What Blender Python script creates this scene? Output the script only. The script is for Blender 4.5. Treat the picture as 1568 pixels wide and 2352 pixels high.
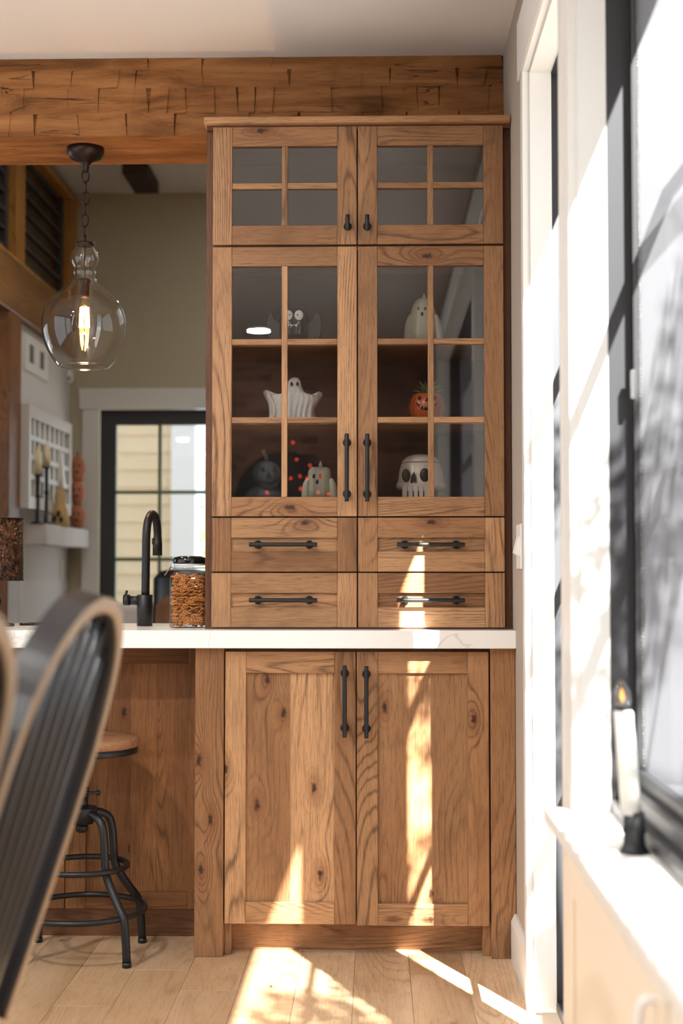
import bpy, bmesh, math, random
from mathutils import Vector, Matrix
random.seed(7)
for o in list(bpy.data.objects): bpy.data.objects.remove(o)
S = bpy.context.scene
COL = S.collection
V = Vector
PI = math.pi

# ------------------------------------------------------------------ camera
FPX = 3267.0                                   # 50 mm lens on a 24 x 36 mm upright frame
YAW = math.atan(78 / FPX); PITCH = math.atan(135 / FPX)
CAMZ = 1.079
cd = bpy.data.cameras.new('camera'); cam = bpy.data.objects.new('camera', cd); COL.objects.link(cam)
cd.sensor_fit = 'VERTICAL'; cd.sensor_height = 36.0; cd.sensor_width = 24.0
cd.lens = FPX / 2352 * 36.0
cd.clip_start = 0.02; cd.clip_end = 200
cam.location = (0, 0, CAMZ); cam.rotation_euler = (PI / 2 + PITCH, 0, YAW)
cd.dof.use_dof = True; cd.dof.focus_distance = 4.06; cd.dof.aperture_fstop = 2.6
S.camera = cam
_f = V((-math.sin(YAW) * math.cos(PITCH), math.cos(YAW) * math.cos(PITCH), math.sin(PITCH)))
_r = V((math.cos(YAW), math.sin(YAW), 0)); _u = _r.cross(_f)
def at(px, py, Y):                             # a measured point of the photograph at depth Y
    d = _f + _r * ((px - 784) / FPX) + _u * ((1176 - py) / FPX)
    return V((0, 0, CAMZ)) + d * (Y / d.y)
def xat(px, py, Y): return at(px, py, Y).x
def zat(px, py, Y): return at(px, py, Y).z

# ------------------------------------------------------------------ world, sun, exposure
w = bpy.data.worlds.new('world'); S.world = w; w.use_nodes = True
bg = w.node_tree.nodes['Background']
bg.inputs[0].default_value = (0.77, 0.89, 1.0, 1); bg.inputs[1].default_value = 1.5
sd = bpy.data.lights.new('sun', 'SUN'); sun = bpy.data.objects.new('sun', sd); COL.objects.link(sun)
sd.energy = 74.0; sd.angle = math.radians(0.55); sd.color = (1.0, 0.97, 0.94)
SUND = V((-0.44, 1.0, -1.09)).normalized()
sun.rotation_euler = SUND.to_track_quat('-Z', 'Y').to_euler(); sun.location = (3, -5, 8)
S.view_settings.view_transform = 'Standard'; S.view_settings.look = 'None'
S.view_settings.gamma = 1.0; S.view_settings.use_curve_mapping = False
S.view_settings.exposure = 0.6

# ------------------------------------------------------------------ node helpers and materials
def srgb(r, g, b):
    f = lambda c: (c / 255 / 12.92) if c / 255 <= 0.04045 else ((c / 255 + 0.055) / 1.055) ** 2.4
    return (f(r), f(g), f(b), 1)
class NT:
    def __init__(s, name):
        s.m = bpy.data.materials.new(name); s.m.use_nodes = True
        s.t = s.m.node_tree; s.t.nodes.clear()
        s.out = s.n('ShaderNodeOutputMaterial')
    def n(s, typ, **kw):
        nd = s.t.nodes.new(typ)
        for k, v in kw.items(): setattr(nd, k, v)
        return nd
    def put(s, sock, v):
        if v is None: return
        if isinstance(v, bpy.types.NodeSocket): s.t.links.new(v, sock)
        else:
            try: sock.default_value = v
            except Exception: sock.default_value = tuple(v)[:len(sock.default_value)]
    def math(s, op, a, b=None, c=None, clamp=False):
        nd = s.n('ShaderNodeMath', operation=op, use_clamp=clamp)
        s.put(nd.inputs[0], a); s.put(nd.inputs[1], b)
        if c is not None: s.put(nd.inputs[2], c)
        return nd.outputs[0]
    def vmath(s, op, a, b=None):
        nd = s.n('ShaderNodeVectorMath', operation=op)
        s.put(nd.inputs[0], a)
        if b is not None: s.put(nd.inputs[1], b)
        return nd.outputs['Value'] if op in ('LENGTH', 'DISTANCE', 'DOT_PRODUCT') else nd.outputs[0]
    def noise(s, vec, scale, detail=2, rough=0.5, dist=0.0, col=False):
        nd = s.n('ShaderNodeTexNoise'); s.put(nd.inputs['Vector'], vec)
        nd.inputs['Scale'].default_value = scale; nd.inputs['Detail'].default_value = detail
        nd.inputs['Roughness'].default_value = rough; nd.inputs['Distortion'].default_value = dist
        return nd.outputs['Color' if col else 'Fac']
    def ramp(s, fac, stops):
        nd = s.n('ShaderNodeValToRGB'); s.put(nd.inputs[0], fac)
        e = nd.color_ramp.elements
        while len(e) < len(stops): e.new(0.5)
        for i, (p, c) in enumerate(stops): e[i].position = p; e[i].color = c
        return nd.outputs[0]
    def mix(s, fac, a, b, blend='MIX'):
        nd = s.n('ShaderNodeMix', data_type='RGBA', blend_type=blend)
        s.put(nd.inputs[0], fac); s.put(nd.inputs[6], a); s.put(nd.inputs[7], b)
        return nd.outputs[2]
    def smooth(s, x, lo, hi):
        nd = s.n('ShaderNodeMapRange', interpolation_type='SMOOTHSTEP')
        s.put(nd.inputs[0], x); nd.inputs[1].default_value = lo; nd.inputs[2].default_value = hi
        nd.inputs[3].default_value = 0; nd.inputs[4].default_value = 1
        return nd.outputs[0]
    def bump(s, h, strength=0.3, dist=0.002):
        nd = s.n('ShaderNodeBump'); s.put(nd.inputs['Height'], h)
        nd.inputs['Strength'].default_value = strength; nd.inputs['Distance'].default_value = dist
        return nd.outputs[0]
    def pbsdf(s, col, rough=0.5, metal=0.0, spec=None, normal=None, **kw):
        nd = s.n('ShaderNodeBsdfPrincipled')
        s.put(nd.inputs['Base Color'], col); s.put(nd.inputs['Roughness'], rough); s.put(nd.inputs['Metallic'], metal)
        if spec is not None: nd.inputs['Specular IOR Level'].default_value = spec
        if normal is not None: s.put(nd.inputs['Normal'], normal)
        for k, v in kw.items(): s.put(nd.inputs[k], v)
        return nd.outputs[0]
    def done(s, sh): s.t.links.new(sh, s.out.inputs[0]); return s.m
def plain(name, col, rough=0.5, metal=0.0, spec=None, bump=None, var=0.0):
    t = NT(name); c = col; nrm = None
    if bump or var:
        co = t.n('ShaderNodeTexCoord').outputs['Object']
        nz = t.noise(co, bump[0] if bump else 6, 3)
        if bump: nrm = t.bump(nz, bump[1], bump[2])
        if var:
            k = t.math('MULTIPLY_ADD', t.noise(co, 9, 3), var, 1 - var / 2)
            c = t.mix(1.0, col, t.n('ShaderNodeCombineColor').outputs[0], 'MULTIPLY')
            cc = t.t.nodes[-1]
            cb = [n for n in t.t.nodes if n.bl_idname == 'ShaderNodeCombineColor'][0]
            for i in range(3): t.put(cb.inputs[i], k)
    return t.done(t.pbsdf(c, rough, metal, spec, nrm))

def wood(name, axis, light, mid, dark, ring=0.45, rough=0.42, bumpk=0.12, vary=0.5, ringf=34.0, knots=True, spec=0.35, ks_=1.0):
    """grain along the object's local axis 0/1/2, each piece cut from another place of the log"""
    t = NT(name)
    co = t.n('ShaderNodeTexCoord').outputs['Object']
    rnd = t.n('ShaderNodeObjectInfo').outputs['Random']
    off = t.n('ShaderNodeCombineXYZ')
    for i, k in enumerate((37.1, 91.7, 53.3)): t.put(off.inputs[i], t.math('MULTIPLY', rnd, k))
    p = t.vmath('ADD', co, off.outputs[0])
    st = [1.0, 1.0, 1.0]; st[axis] = 0.13
    ps = t.vmath('MULTIPLY', p, st)
    f = t.noise(ps, 5.5, 1.6, 0.45, 0.25)
    kd = None
    if knots:
        for kn in ('knot_a', 'knot_b', 'knot_c'):
            a = t.n('ShaderNodeAttribute', attribute_type='OBJECT', attribute_name=kn).outputs['Vector']
            d = t.vmath('SUBTRACT', co, a)
            ks = [1.0, 1.0, 1.0]; ks[axis] = 0.45
            d = t.vmath('LENGTH', t.vmath('MULTIPLY', d, ks))
            kd = d if kd is None else t.math('MINIMUM', kd, d)
        kd = t.math('MULTIPLY', kd, 1.0 / ks_) if kn == 'knot_c' else kd
        g = t.math('MULTIPLY', t.math('MULTIPLY', kd, kd), -1 / (2 * 0.018 ** 2))
        g = t.math('EXPONENT', g)
        f = t.math('ADD', f, t.math('MULTIPLY', g, 0.085))
    wob = t.noise(t.vmath('MULTIPLY', p, [x * 3 for x in st]), 12, 3, 0.6)
    ph = t.math('ADD', t.math('MULTIPLY', f, ringf * 6.283), t.math('MULTIPLY', wob, 5.0))
    r = t.math('MULTIPLY_ADD', t.math('SINE', ph), 0.5, 0.5)
    soft = t.math('POWER', r, 2.0)
    r = t.math('POWER', r, 7.0)
    amp = t.smooth(t.noise(t.vmath('MULTIPLY', p, st), 9, 2), 0.42, 0.64)
    fs = [620.0, 620.0, 620.0]; fs[axis] = 22.0
    pore = t.noise(t.vmath('MULTIPLY', p, fs), 1.0, 3, 0.65)
    fs2 = [220.0, 220.0, 220.0]; fs2[axis] = 6.0
    streak = t.noise(t.vmath('MULTIPLY', p, fs2), 1.0, 2, 0.5)
    brk = t.smooth(pore, 0.30, 0.60)
    r = t.math('MULTIPLY', t.math('MULTIPLY', r, t.math('MULTIPLY_ADD', amp, 0.85, 0.15)), t.math('MULTIPLY_ADD', brk, 0.6, 0.4))
    broad = t.noise(ps, 3.2, 2)
    mott = t.noise(t.vmath('MULTIPLY', p, [0.45 if i == axis else 1.0 for i in range(3)]), 11, 3, 0.55, 0.5)
    c = t.mix(t.smooth(broad, 0.34, 0.66), light, mid)
    c = t.mix(t.math('MULTIPLY', t.smooth(mott, 0.48, 0.74), 0.30), c, dark)
    # board-to-board tone
    rv = t.math('MULTIPLY_ADD', t.math('FRACT', t.math('MULTIPLY', rnd, 7.77)), vary, 1 - vary * 0.55)
    cb = t.n('ShaderNodeCombineColor')
    for i, e in enumerate((0.9, 1.0, 1.12)): t.put(cb.inputs[i], t.math('POWER', rv, e))
    c = t.mix(1.0, c, cb.outputs[0], 'MULTIPLY')
    c = t.mix(t.math('MULTIPLY', t.math('MULTIPLY', soft, amp), ring * 0.35), c, dark)
    c = t.mix(t.math('MULTIPLY', r, min(1.0, ring * 1.75)), c, dark)
    c = t.mix(t.math('MULTIPLY', t.smooth(streak, 0.45, 0.75), 0.30), c, dark)
    c = t.mix(t.math('MULTIPLY', t.smooth(pore, 0.50, 0.70), 0.60), c, dark)
    if knots:
        kn_ = t.math('ADD', kd, t.math('MULTIPLY', t.math('SUBTRACT', t.noise(p, 110, 3, 0.6), 0.5), 0.016))
        kc = t.smooth(kn_, 0.0105, 0.002)
        halo = t.smooth(kn_, 0.034, 0.006)
        c = t.mix(t.math('MULTIPLY', halo, 0.45), c, srgb(110, 66, 38))
        c = t.mix(t.math('MULTIPLY', kc, 0.92), c, srgb(44, 26, 18))
    nrm = t.bump(t.math('SUBTRACT', 1.0, t.math('MULTIPLY', t.smooth(pore, 0.4, 0.7), 1.0)), bumpk, 0.0012)
    rg = t.math('MULTIPLY_ADD', pore, 0.12, rough - 0.05)
    return t.done(t.pbsdf(c, rg, 0, spec, nrm))

HL, HM, HD = srgb(184, 141, 101), srgb(150, 108, 72), srgb(78, 52, 34)
WZ = wood('hickory_upright', 2, HL, HM, HD)
WX = wood('hickory_across', 0, HL, HM, HD)
WY = wood('hickory_deep', 1, HL, HM, HD)
WDZ = wood('hickory_shade_upright', 2, srgb(120, 80, 50), srgb(96, 62, 38), srgb(56, 34, 22), vary=0.2)  # hickory darkened, the shade on case edges put into the colour
WDX = wood('hickory_shade_across', 0, srgb(120, 80, 50), srgb(96, 62, 38), srgb(56, 34, 22), vary=0.2)
OAK = wood('oak_floor', 1, srgb(208, 178, 144), srgb(188, 154, 117), srgb(140, 106, 74), ring=0.30, rough=0.33, vary=0.46, ringf=22, spec=0.45, ks_=0.55)
OAKX = wood('oak_across', 0, srgb(206, 170, 128), srgb(186, 146, 102), srgb(140, 100, 66), ring=0.3, vary=0.1)
SEATW = wood('stool_seat_wood', 0, srgb(160, 116, 84), srgb(132, 92, 64), srgb(90, 54, 32), ring=0.4, vary=0.1)
RAIL = wood('honey_post_wood', 2, srgb(190, 140, 70), srgb(160, 110, 50), srgb(110, 70, 30), vary=0.1)
LOFTW = wood('loft_beam_wood', 1, srgb(165, 118, 66), srgb(128, 86, 46), srgb(70, 44, 24), vary=0.1)
POSTW = wood('post_wood', 2, srgb(140, 92, 54), srgb(100, 62, 34), srgb(56, 34, 20), vary=0.1)
STONEW = plain('pale_mantel', srgb(205, 200, 198), 0.8, bump=(14, 0.5, 0.01), var=0.25)

def beam_mat():
    t = NT('hewn_timber'); co = t.n('ShaderNodeTexCoord').outputs['Object']
    p = t.vmath('MULTIPLY', co, (0.16, 1, 1))
    a = t.noise(p, 14, 5, 0.6, 0.6); b = t.noise(p, 60, 4, 0.65, 0.4)
    c = t.ramp(a, [(0.30, srgb(92, 58, 30)), (0.5, srgb(144, 97, 55)), (0.72, srgb(176, 126, 78))])
    crack = t.smooth(t.math('ABSOLUTE', t.math('SUBTRACT', t.noise(t.vmath('MULTIPLY', co, (0.10, 1, 1)), 17, 3, 0.55, 0.8), 0.5)), 0.010, 0.0)
    cm = t.math('MULTIPLY', crack, t.smooth(t.noise(co, 5, 2), 0.48, 0.62))
    c = t.mix(t.math('MULTIPLY', cm, 0.85), c, srgb(50, 28, 14))
    c = t.mix(t.math('MULTIPLY', t.smooth(b, 0.55, 0.75), 0.5), c, srgb(84, 48, 22))
    n = t.bump(t.math('SUBTRACT', b, cm), 0.6, 0.006)
    return t.done(t.pbsdf(c, 0.75, 0, 0.25, n))
BEAM = beam_mat()

def quartz_mat():
    t = NT('white_quartz'); co = t.n('ShaderNodeTexCoord').outputs['Object']
    d = t.noise(co, 2.3, 4, 0.6, 1.2)
    v = t.smooth(t.math('ABSOLUTE', t.math('SUBTRACT', d, 0.5)), 0.012, 0.0)
    v = t.math('MULTIPLY', v, t.smooth(t.noise(co, 2.0, 2), 0.45, 0.65))
    c = t.mix(t.math('MULTIPLY', v, 0.35), srgb(236, 235, 232), srgb(170, 165, 160))
    return t.done(t.pbsdf(c, 0.22, 0, 0.5))
QUARTZ = quartz_mat()

def paint(name, col, rough=0.55):
    t = NT(name); co = t.n('ShaderNodeTexCoord').outputs['Object']
    n = t.bump(t.noise(co, 180, 2), 0.06, 0.001)
    k = t.noise(co, 1.3, 2)
    c = t.mix(t.math('MULTIPLY', k, 0.06), col, (0.3, 0.28, 0.25, 1))
    return t.done(t.pbsdf(c, rough, 0, 0.3, n))
CEILP = paint('ceiling_paint', srgb(226, 224, 223), 0.8)
WALLP = paint('greige_wall_paint', srgb(172, 160, 146), 0.8)
WALLF = paint('olive_wall_paint', srgb(180, 171, 146), 0.8)
WALLW = paint('pale_wall_paint', srgb(206, 204, 200), 0.8)
TRIM = paint('white_trim_paint', srgb(218, 216, 211), 0.4)
CABW = paint('cream_cabinet_paint', srgb(226, 214, 196), 0.45)
BLACKF = plain('black_window_frame', srgb(52, 52, 54), 0.45, spec=0.4)
BLACK = plain('black_metal', srgb(22, 22, 24), 0.42, spec=0.45, bump=(300, 0.04, 0.001))
BLACKG = plain('gloss_black', srgb(14, 14, 16), 0.12, spec=0.6)
CHAIRB = plain('chair_black_paint', srgb(30, 30, 33), 0.33, spec=0.6, bump=(120, 0.04, 0.001))
WORN = plain('chair_worn_edge', srgb(156, 132, 106), 0.5, var=0.4)
BRONZE = plain('dark_bronze', srgb(46, 34, 30), 0.38, 0.6)
WHITEC = plain('white_ceramic', srgb(226, 222, 214), 0.28, spec=0.5)
WAXC = plain('pale_green_wax', srgb(196, 192, 168), 0.45, spec=0.35)
BONE = plain('bone_ceramic', srgb(222, 212, 196), 0.2, spec=0.5)
DARK = plain('dark_paint', srgb(18, 20, 20), 0.4)
ORANGE = plain('orange_glaze', srgb(206, 98, 40), 0.28, spec=0.5, var=0.3)
TERRA = plain('terracotta_pumpkin', srgb(176, 110, 80), 0.7, var=0.4)
GREYP = plain('grey_felt', srgb(92, 92, 94), 0.95, bump=(160, 0.6, 0.004), var=0.4)
LEAF = plain('succulent_green', srgb(96, 112, 62), 0.5, var=0.5)
FOLI = plain('tree_leaf', srgb(70, 92, 40), 0.6, var=0.5)
BARK = plain('tree_bark', srgb(86, 70, 56), 0.9, bump=(30, 0.6, 0.01))
PRETZ = plain('pretzel_crust', srgb(198, 128, 58), 0.38, spec=0.4, var=0.5)
STEEL = plain('steel_wire', srgb(180, 175, 170), 0.25, 1.0)
CREAMW = plain('cream_candle', srgb(232, 218, 184), 0.5)
TANSP = plain('tan_speckled', srgb(198, 166, 110), 0.7, bump=(40, 0.5, 0.006), var=0.6)
LEATH = plain('brown_leather', srgb(120, 78, 48), 0.45, bump=(90, 0.2, 0.002))
CREAMF = plain('cream_fabric', srgb(200, 194, 188), 0.9, bump=(200, 0.3, 0.002))
WEAVE = plain('woven_mat', srgb(86, 70, 52), 0.9, bump=(220, 0.8, 0.003), var=0.6)
SIDING = plain('tan_siding', srgb(212, 192, 162), 0.7, var=0.1)
SIDEW = plain('white_siding', srgb(226, 226, 230), 0.7)
PATIO = plain('patio_stone', srgb(112, 108, 104), 0.9, var=0.2)
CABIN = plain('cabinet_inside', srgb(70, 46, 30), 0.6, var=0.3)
WHITEP = plain('white_plastic', srgb(232, 230, 226), 0.35)

def hammered():
    t = NT('hammered_bronze'); co = t.n('ShaderNodeTexCoord').outputs['Object']
    v = t.n('ShaderNodeTexVoronoi'); t.put(v.inputs['Vector'], co); v.inputs['Scale'].default_value = 120
    c = t.ramp(t.noise(co, 60, 4, 0.6), [(0.35, srgb(26, 18, 14)), (0.6, srgb(84, 54, 34)), (0.8, srgb(150, 100, 64))])
    return t.done(t.pbsdf(c, 0.4, 0.7, 0.5, t.bump(v.outputs['Distance'], 0.9, 0.004)))
HAMMER = hammered()

def brick_mat():
    t = NT('dark_brick'); co = t.n('ShaderNodeTexCoord').outputs['Object']
    sw = t.n('ShaderNodeSeparateXYZ'); t.put(sw.inputs[0], co)
    cb = t.n('ShaderNodeCombineXYZ'); t.put(cb.inputs[0], sw.outputs[0]); t.put(cb.inputs[1], sw.outputs[2])
    b = t.n('ShaderNodeTexBrick'); t.put(b.inputs['Vector'], cb.outputs[0]); b.inputs['Scale'].default_value = 4.0
    b.inputs['Color1'].default_value = srgb(108, 76, 60); b.inputs['Color2'].default_value = srgb(74, 52, 42)
    b.inputs['Mortar'].default_value = srgb(96, 84, 74); b.inputs['Mortar Size'].default_value = 0.015
    return t.done(t.pbsdf(b.outputs['Color'], 0.85, 0, 0.2))
BRICK = brick_mat()

def glass(name, tint=(1, 1, 1, 1), ior=1.5, boost=1.0, rough=0.0):
    t = NT(name)
    g = t.n('ShaderNodeNewGeometry')
    c = t.math('ABSOLUTE', t.vmath('DOT_PRODUCT', g.outputs['Normal'], g.outputs['Incoming']))
    f0 = ((ior - 1) / (ior + 1)) ** 2
    fac = t.math('MULTIPLY_ADD', t.math('POWER', t.math('SUBTRACT', 1.0, c, clamp=True), 5.0), 1 - f0, f0)
    fac = t.math('MULTIPLY', fac, boost, clamp=True)
    tr = t.n('ShaderNodeBsdfTransparent'); tr.inputs[0].default_value = tint
    gl = t.n('ShaderNodeBsdfGlossy'); gl.inputs['Roughness'].default_value = rough
    mx = t.n('ShaderNodeMixShader'); t.put(mx.inputs[0], fac)
    t.t.links.new(tr.outputs[0], mx.inputs[1]); t.t.links.new(gl.outputs[0], mx.inputs[2])
    return t.done(mx.outputs[0])
PANE = glass('window_glass', (0.97, 0.98, 0.98, 1), 1.45, 0.8)
CABG = glass('cabinet_glass', (0.80, 0.80, 0.80, 1), 1.55, 3.2)
CLEAR = glass('clear_glass', (0.965, 0.955, 0.935, 1), 1.5, 1.9)
JARG = glass('jar_glass', (0.96, 0.96, 0.97, 1), 1.5, 1.0)

def screen_mat():
    t = NT('insect_screen')
    tr = t.n('ShaderNodeBsdfTransparent')
    di = t.n('ShaderNodeBsdfDiffuse'); di.inputs[0].default_value = (0.12, 0.12, 0.125, 1)
    tl = t.n('ShaderNodeBsdfTranslucent'); tl.inputs[0].default_value = (0.075, 0.075, 0.08, 1)
    ad = t.n('ShaderNodeAddShader'); t.t.links.new(di.outputs[0], ad.inputs[0]); t.t.links.new(tl.outputs[0], ad.inputs[1])
    mx = t.n('ShaderNodeMixShader'); mx.inputs[0].default_value = 0.60
    t.t.links.new(tr.outputs[0], mx.inputs[1]); t.t.links.new(ad.outputs[0], mx.inputs[2])
    return t.done(mx.outputs[0])
SCREEN = screen_mat()
def emis(name, col, k):
    t = NT(name); e = t.n('ShaderNodeEmission'); e.inputs[0].default_value = col; e.inputs[1].default_value = k
    return t.done(e.outputs[0])
FILAM = emis('glowing_filament', (1.0, 0.60, 0.22, 1), 90)
FLAME = emis('flame_glow', (1.0, 0.45, 0.12, 1), 2.0)
REDL = emis('red_bulb_glow', (1.0, 0.07, 0.03, 1), 7)
DOWNL = emis('downlight_glow', (1.0, 0.90, 0.82, 1), 4.5)
AMBER = glass('amber_bulb_glass', (1.0, 0.80, 0.52, 1), 1.5, 1.0)

# ------------------------------------------------------------------ mesh helpers
WL = {}
class MB:
    def __init__(s): s.v = []; s.f = []; s.sm = []; s.mi = []
    def face(s, idx, smooth=False, mi=0): s.f.append(tuple(idx)); s.sm.append(smooth); s.mi.append(mi)
    def box(s, lo, hi, mi=0):
        b = len(s.v); (x0, y0, z0), (x1, y1, z1) = lo, hi
        s.v += [(x0, y0, z0), (x1, y0, z0), (x1, y1, z0), (x0, y1, z0), (x0, y0, z1), (x1, y0, z1), (x1, y1, z1), (x0, y1, z1)]
        for q in ((0, 3, 2, 1), (4, 5, 6, 7), (0, 1, 5, 4), (1, 2, 6, 5), (2, 3, 7, 6), (3, 0, 4, 7)): s.face([b + i for i in q], False, mi)
        return s
    def ring(s, pts):
        b = len(s.v); s.v += [tuple(p) for p in pts]; return list(range(b, b + len(pts)))
    def bridge(s, a, b, smooth=True, mi=0):
        n = len(a)
        for i in range(n): s.face((a[i], a[(i + 1) % n], b[(i + 1) % n], b[i]), smooth, mi)
    def lathe(s, prof, c=(0, 0, 0), segs=32, cap0=True, cap1=True, sx=1.0, sy=1.0, mod=None, mi=0):
        """prof = [(radius, z)...] from bottom to top"""
        last = None
        for r, z in prof:
            pts = []
            for k in range(segs):
                a = 2 * PI * k / segs; q = r * (mod(a, z) if mod else 1)
                pts.append((c[0] + q * math.cos(a) * sx, c[1] + q * math.sin(a) * sy, c[2] + z))
            rg = s.ring(pts)
            if last: s.bridge(last, rg, True, mi)
            elif cap0: s.face(rg[::-1], False, mi)
            last = rg
        if cap1: s.face(last, False, mi)
        return s
    def tube(s, pts, rad, sides=10, closed=False, flat=None, mi=0, caps=True, up=None):
        """swept tube; rad number or list; flat=(a,b) gives half sizes of a rectangle-like oval"""
        P = [V(p) for p in pts]; n = len(P); rings = []
        nrm = V(up) if up else None
        for i in range(n):
            if closed: tg = (P[(i + 1) % n] - P[i - 1]).normalized()
            else: tg = (P[min(i + 1, n - 1)] - P[max(i - 1, 0)]).normalized()
            if nrm is None:
                nrm = tg.orthogonal()
            if up: a = V(up)
            else: a = nrm
            a = (a - tg * a.dot(tg)).normalized(); nrm = a; b = tg.cross(a)
            r = rad[i] if isinstance(rad, (list, tuple)) else rad
            ring = []
            for k in range(sides):
                t = 2 * PI * (k + 0.5) / sides
                ring.append(P[i] + a * (math.cos(t) * r) + b * (math.sin(t) * r))
            rings.append(s.ring(ring))
        for i in range(n - 1): s.bridge(rings[i], rings[i + 1], True, mi)
        if closed: 
            # best rotation for the seam
            a, b = rings[-1], rings[0]; best = min(range(sides), key=lambda o: sum((V(s.v[a[k]]) - V(s.v[b[(k + o) % sides]])).length for k in range(sides)))
            s.bridge(a, [b[(k + best) % sides] for k in range(sides)], True, mi)
        elif caps: s.face(rings[0][::-1], False, mi); s.face(rings[-1], False, mi)
        return s
    def ball(s, c, r, segs=16, rows=10, mi=0, fn=None):
        r = (r, r, r) if not isinstance(r, (list, tuple)) else r
        last = None; b0 = len(s.v); s.v.append((c[0], c[1], c[2] - r[2]))
        for j in range(1, rows):
            t = PI * j / rows; ring = []
            for k in range(segs):
                a = 2 * PI * k / segs; q = math.sin(t) * (fn(a, t) if fn else 1)
                ring.append((c[0] + r[0] * q * math.cos(a), c[1] + r[1] * q * math.sin(a), c[2] - r[2] * math.cos(t)))
            rg = s.ring(ring)
            if last: s.bridge(last, rg, True, mi)
            else:
                for k in range(segs): s.face((b0, rg[(k + 1) % segs], rg[k]), True, mi)
            last = rg
        tp = len(s.v); s.v.append((c[0], c[1], c[2] + r[2]))
        for k in range(segs): s.face((last[k], last[(k + 1) % segs], tp), True, mi)
        return s
    def prism(s, poly, y0, y1, mi=0, plane='xz'):
        """extrude a polygon given in (x, z) from y0 to y1"""
        mk = (lambda p, y: (p[0], y, p[1])) if plane == 'xz' else ((lambda p, y: (y, p[0], p[1])) if plane == 'yz' else (lambda p, y: (p[0], p[1], y)))
        a = s.ring([mk(p, y0) for p in poly]); b = s.ring([mk(p, y1) for p in poly])
        s.face(a[::-1], False, mi); s.face(b, False, mi); s.bridge(a, b, False, mi); return s
    def build(s, name, mat, parent=None, origin=None, bev=0.0, seg=1, recalc=True):
        if origin is None:
            lo = [min(v[i] for v in s.v) for i in range(3)]; hi = [max(v[i] for v in s.v) for i in range(3)]
            origin = V([(a + b) / 2 for a, b in zip(lo, hi)])
            if parent is None: origin.z = lo[2]
        origin = V(origin)
        me = bpy.data.meshes.new(name)
        me.from_pydata([tuple(V(v) - origin) for v in s.v], [], s.f)
        for m in (mat if isinstance(mat, (list, tuple)) else [mat]): me.materials.append(m)
        me.polygons.foreach_set('use_smooth', s.sm); me.polygons.foreach_set('material_index', s.mi)
        if bev or recalc:
            bm = bmesh.new(); bm.from_mesh(me)
            bmesh.ops.recalc_face_normals(bm, faces=bm.faces)
            if bev:
                ed = [e for e in bm.edges if len(e.link_faces) == 2 and e.calc_face_angle(0) > 0.6]
                bmesh.ops.bevel(bm, geom=ed, offset=bev, segments=seg, profile=0.5, affect='EDGES', clamp_overlap=True)
            bm.to_mesh(me); bm.free()
        o = bpy.data.objects.new(name, me); COL.objects.link(o)
        return place(o, parent, origin)
def place(o, parent, world):
    world = V(world); WL[o.name] = world
    if parent is not None:
        o.parent = parent; o.location = world - WL[parent.name]
    else: o.location = world
    for k in ('knot_a', 'knot_b', 'knot_c'): o[k] = (99.0, 99.0, 99.0)
    return o
def knots(o, *pts):
    for k, p in zip(('knot_a', 'knot_b', 'knot_c'), pts): o[k] = tuple(V(p) - WL[o.name])
def empty(name, loc, label, cat, group=None):
    o = bpy.data.objects.new(name, None); COL.objects.link(o); o.empty_display_size = 0.05
    o.location = loc; WL[o.name] = V(loc); return tag(o, label, cat, group)
def tag(o, label, cat, group=None):
    o['label'] = label; o['category'] = cat
    if group: o['group'] = group
    return o
def struct(o): o['kind'] = 'structure'; return o
def B(name, lo, hi, mat, parent=None, bev=0.0, **k): return MB().box(lo, hi).build(name, mat, parent, bev=bev, **k)
def copy_of(o, parent, world):
    c = o.copy(); COL.objects.link(c); c.parent = None; return place(c, parent, world)
def smoothpts(pts, n=6, closed=False):
    P = [V(p) for p in pts]; out = []; m = len(P)
    for i in range(m if closed else m - 1):
        g = (lambda j: P[j % m]) if closed else (lambda j: P[max(0, min(m - 1, j))])
        p0, p1, p2, p3 = g(i - 1), g(i), g(i + 1), g(i + 2)
        for k in range(n):
            t = k / n
            out.append(0.5 * ((2 * p1) + (p2 - p0) * t + (2 * p0 - 5 * p1 + 4 * p2 - p3) * t * t + (3 * p1 - p0 - 3 * p2 + p3) * t ** 3))
    if not closed: out.append(P[-1])
    return out
def arc(cx, cz, r, a0, a1, n): return [(cx + r * math.cos(a0 + (a1 - a0) * i / n), cz + r * math.sin(a0 + (a1 - a0) * i / n)) for i in range(n + 1)]

# ------------------------------------------------------------------ the room shell
WX0 = 0.392                 # inner face of the right wall
XO = 0.60                   # its outer face
CEIL = 2.655
YB = -1.75                  # wall behind the photographer
XL = -3.4                   # left wall of the near room
BY0, BY1, BZ = 4.30, 4.60, 2.412   # the timber beam
W1 = (2.85, 3.545); W2 = (-0.25, 2.71); HEAD = 2.339; SILL = 0.626

floor = struct(MB().box((XL, YB, -0.12), (WX0, 9.0, -0.018)).build('floor', OAK))
# planks run towards the counter; each is a board of its own
pw = 0.149; x = WX0 - 0.003; col = 0; nplank = 0
while x > -2.05:
    y = YB + (0.37 * col) % 1.1 - 1.1 + 0.2 * random.random()
    while y < 4.42:
        L = random.uniform(0.95, 1.75); y0, y1 = max(y, YB), min(y + L, 4.45)
        if y1 - y0 > 0.05 and y1 > 1.2:
            pl = B('plank', (x - pw + 0.0004, y0 + 0.0003, -0.018), (x - 0.0004, y1 - 0.0003, random.uniform(-0.0003, 0.0)), OAK, floor, bev=0.0006)
            if random.random() < 0.4:
                kx = x - random.uniform(0.02, 0.13)
                knots(pl, (kx, random.uniform(y0 + 0.05, y1), 0), (x - random.uniform(0.02, 0.13), random.uniform(y0, y1), 0))
            nplank += 1
        y += L
    x -= pw; col += 1

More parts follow.
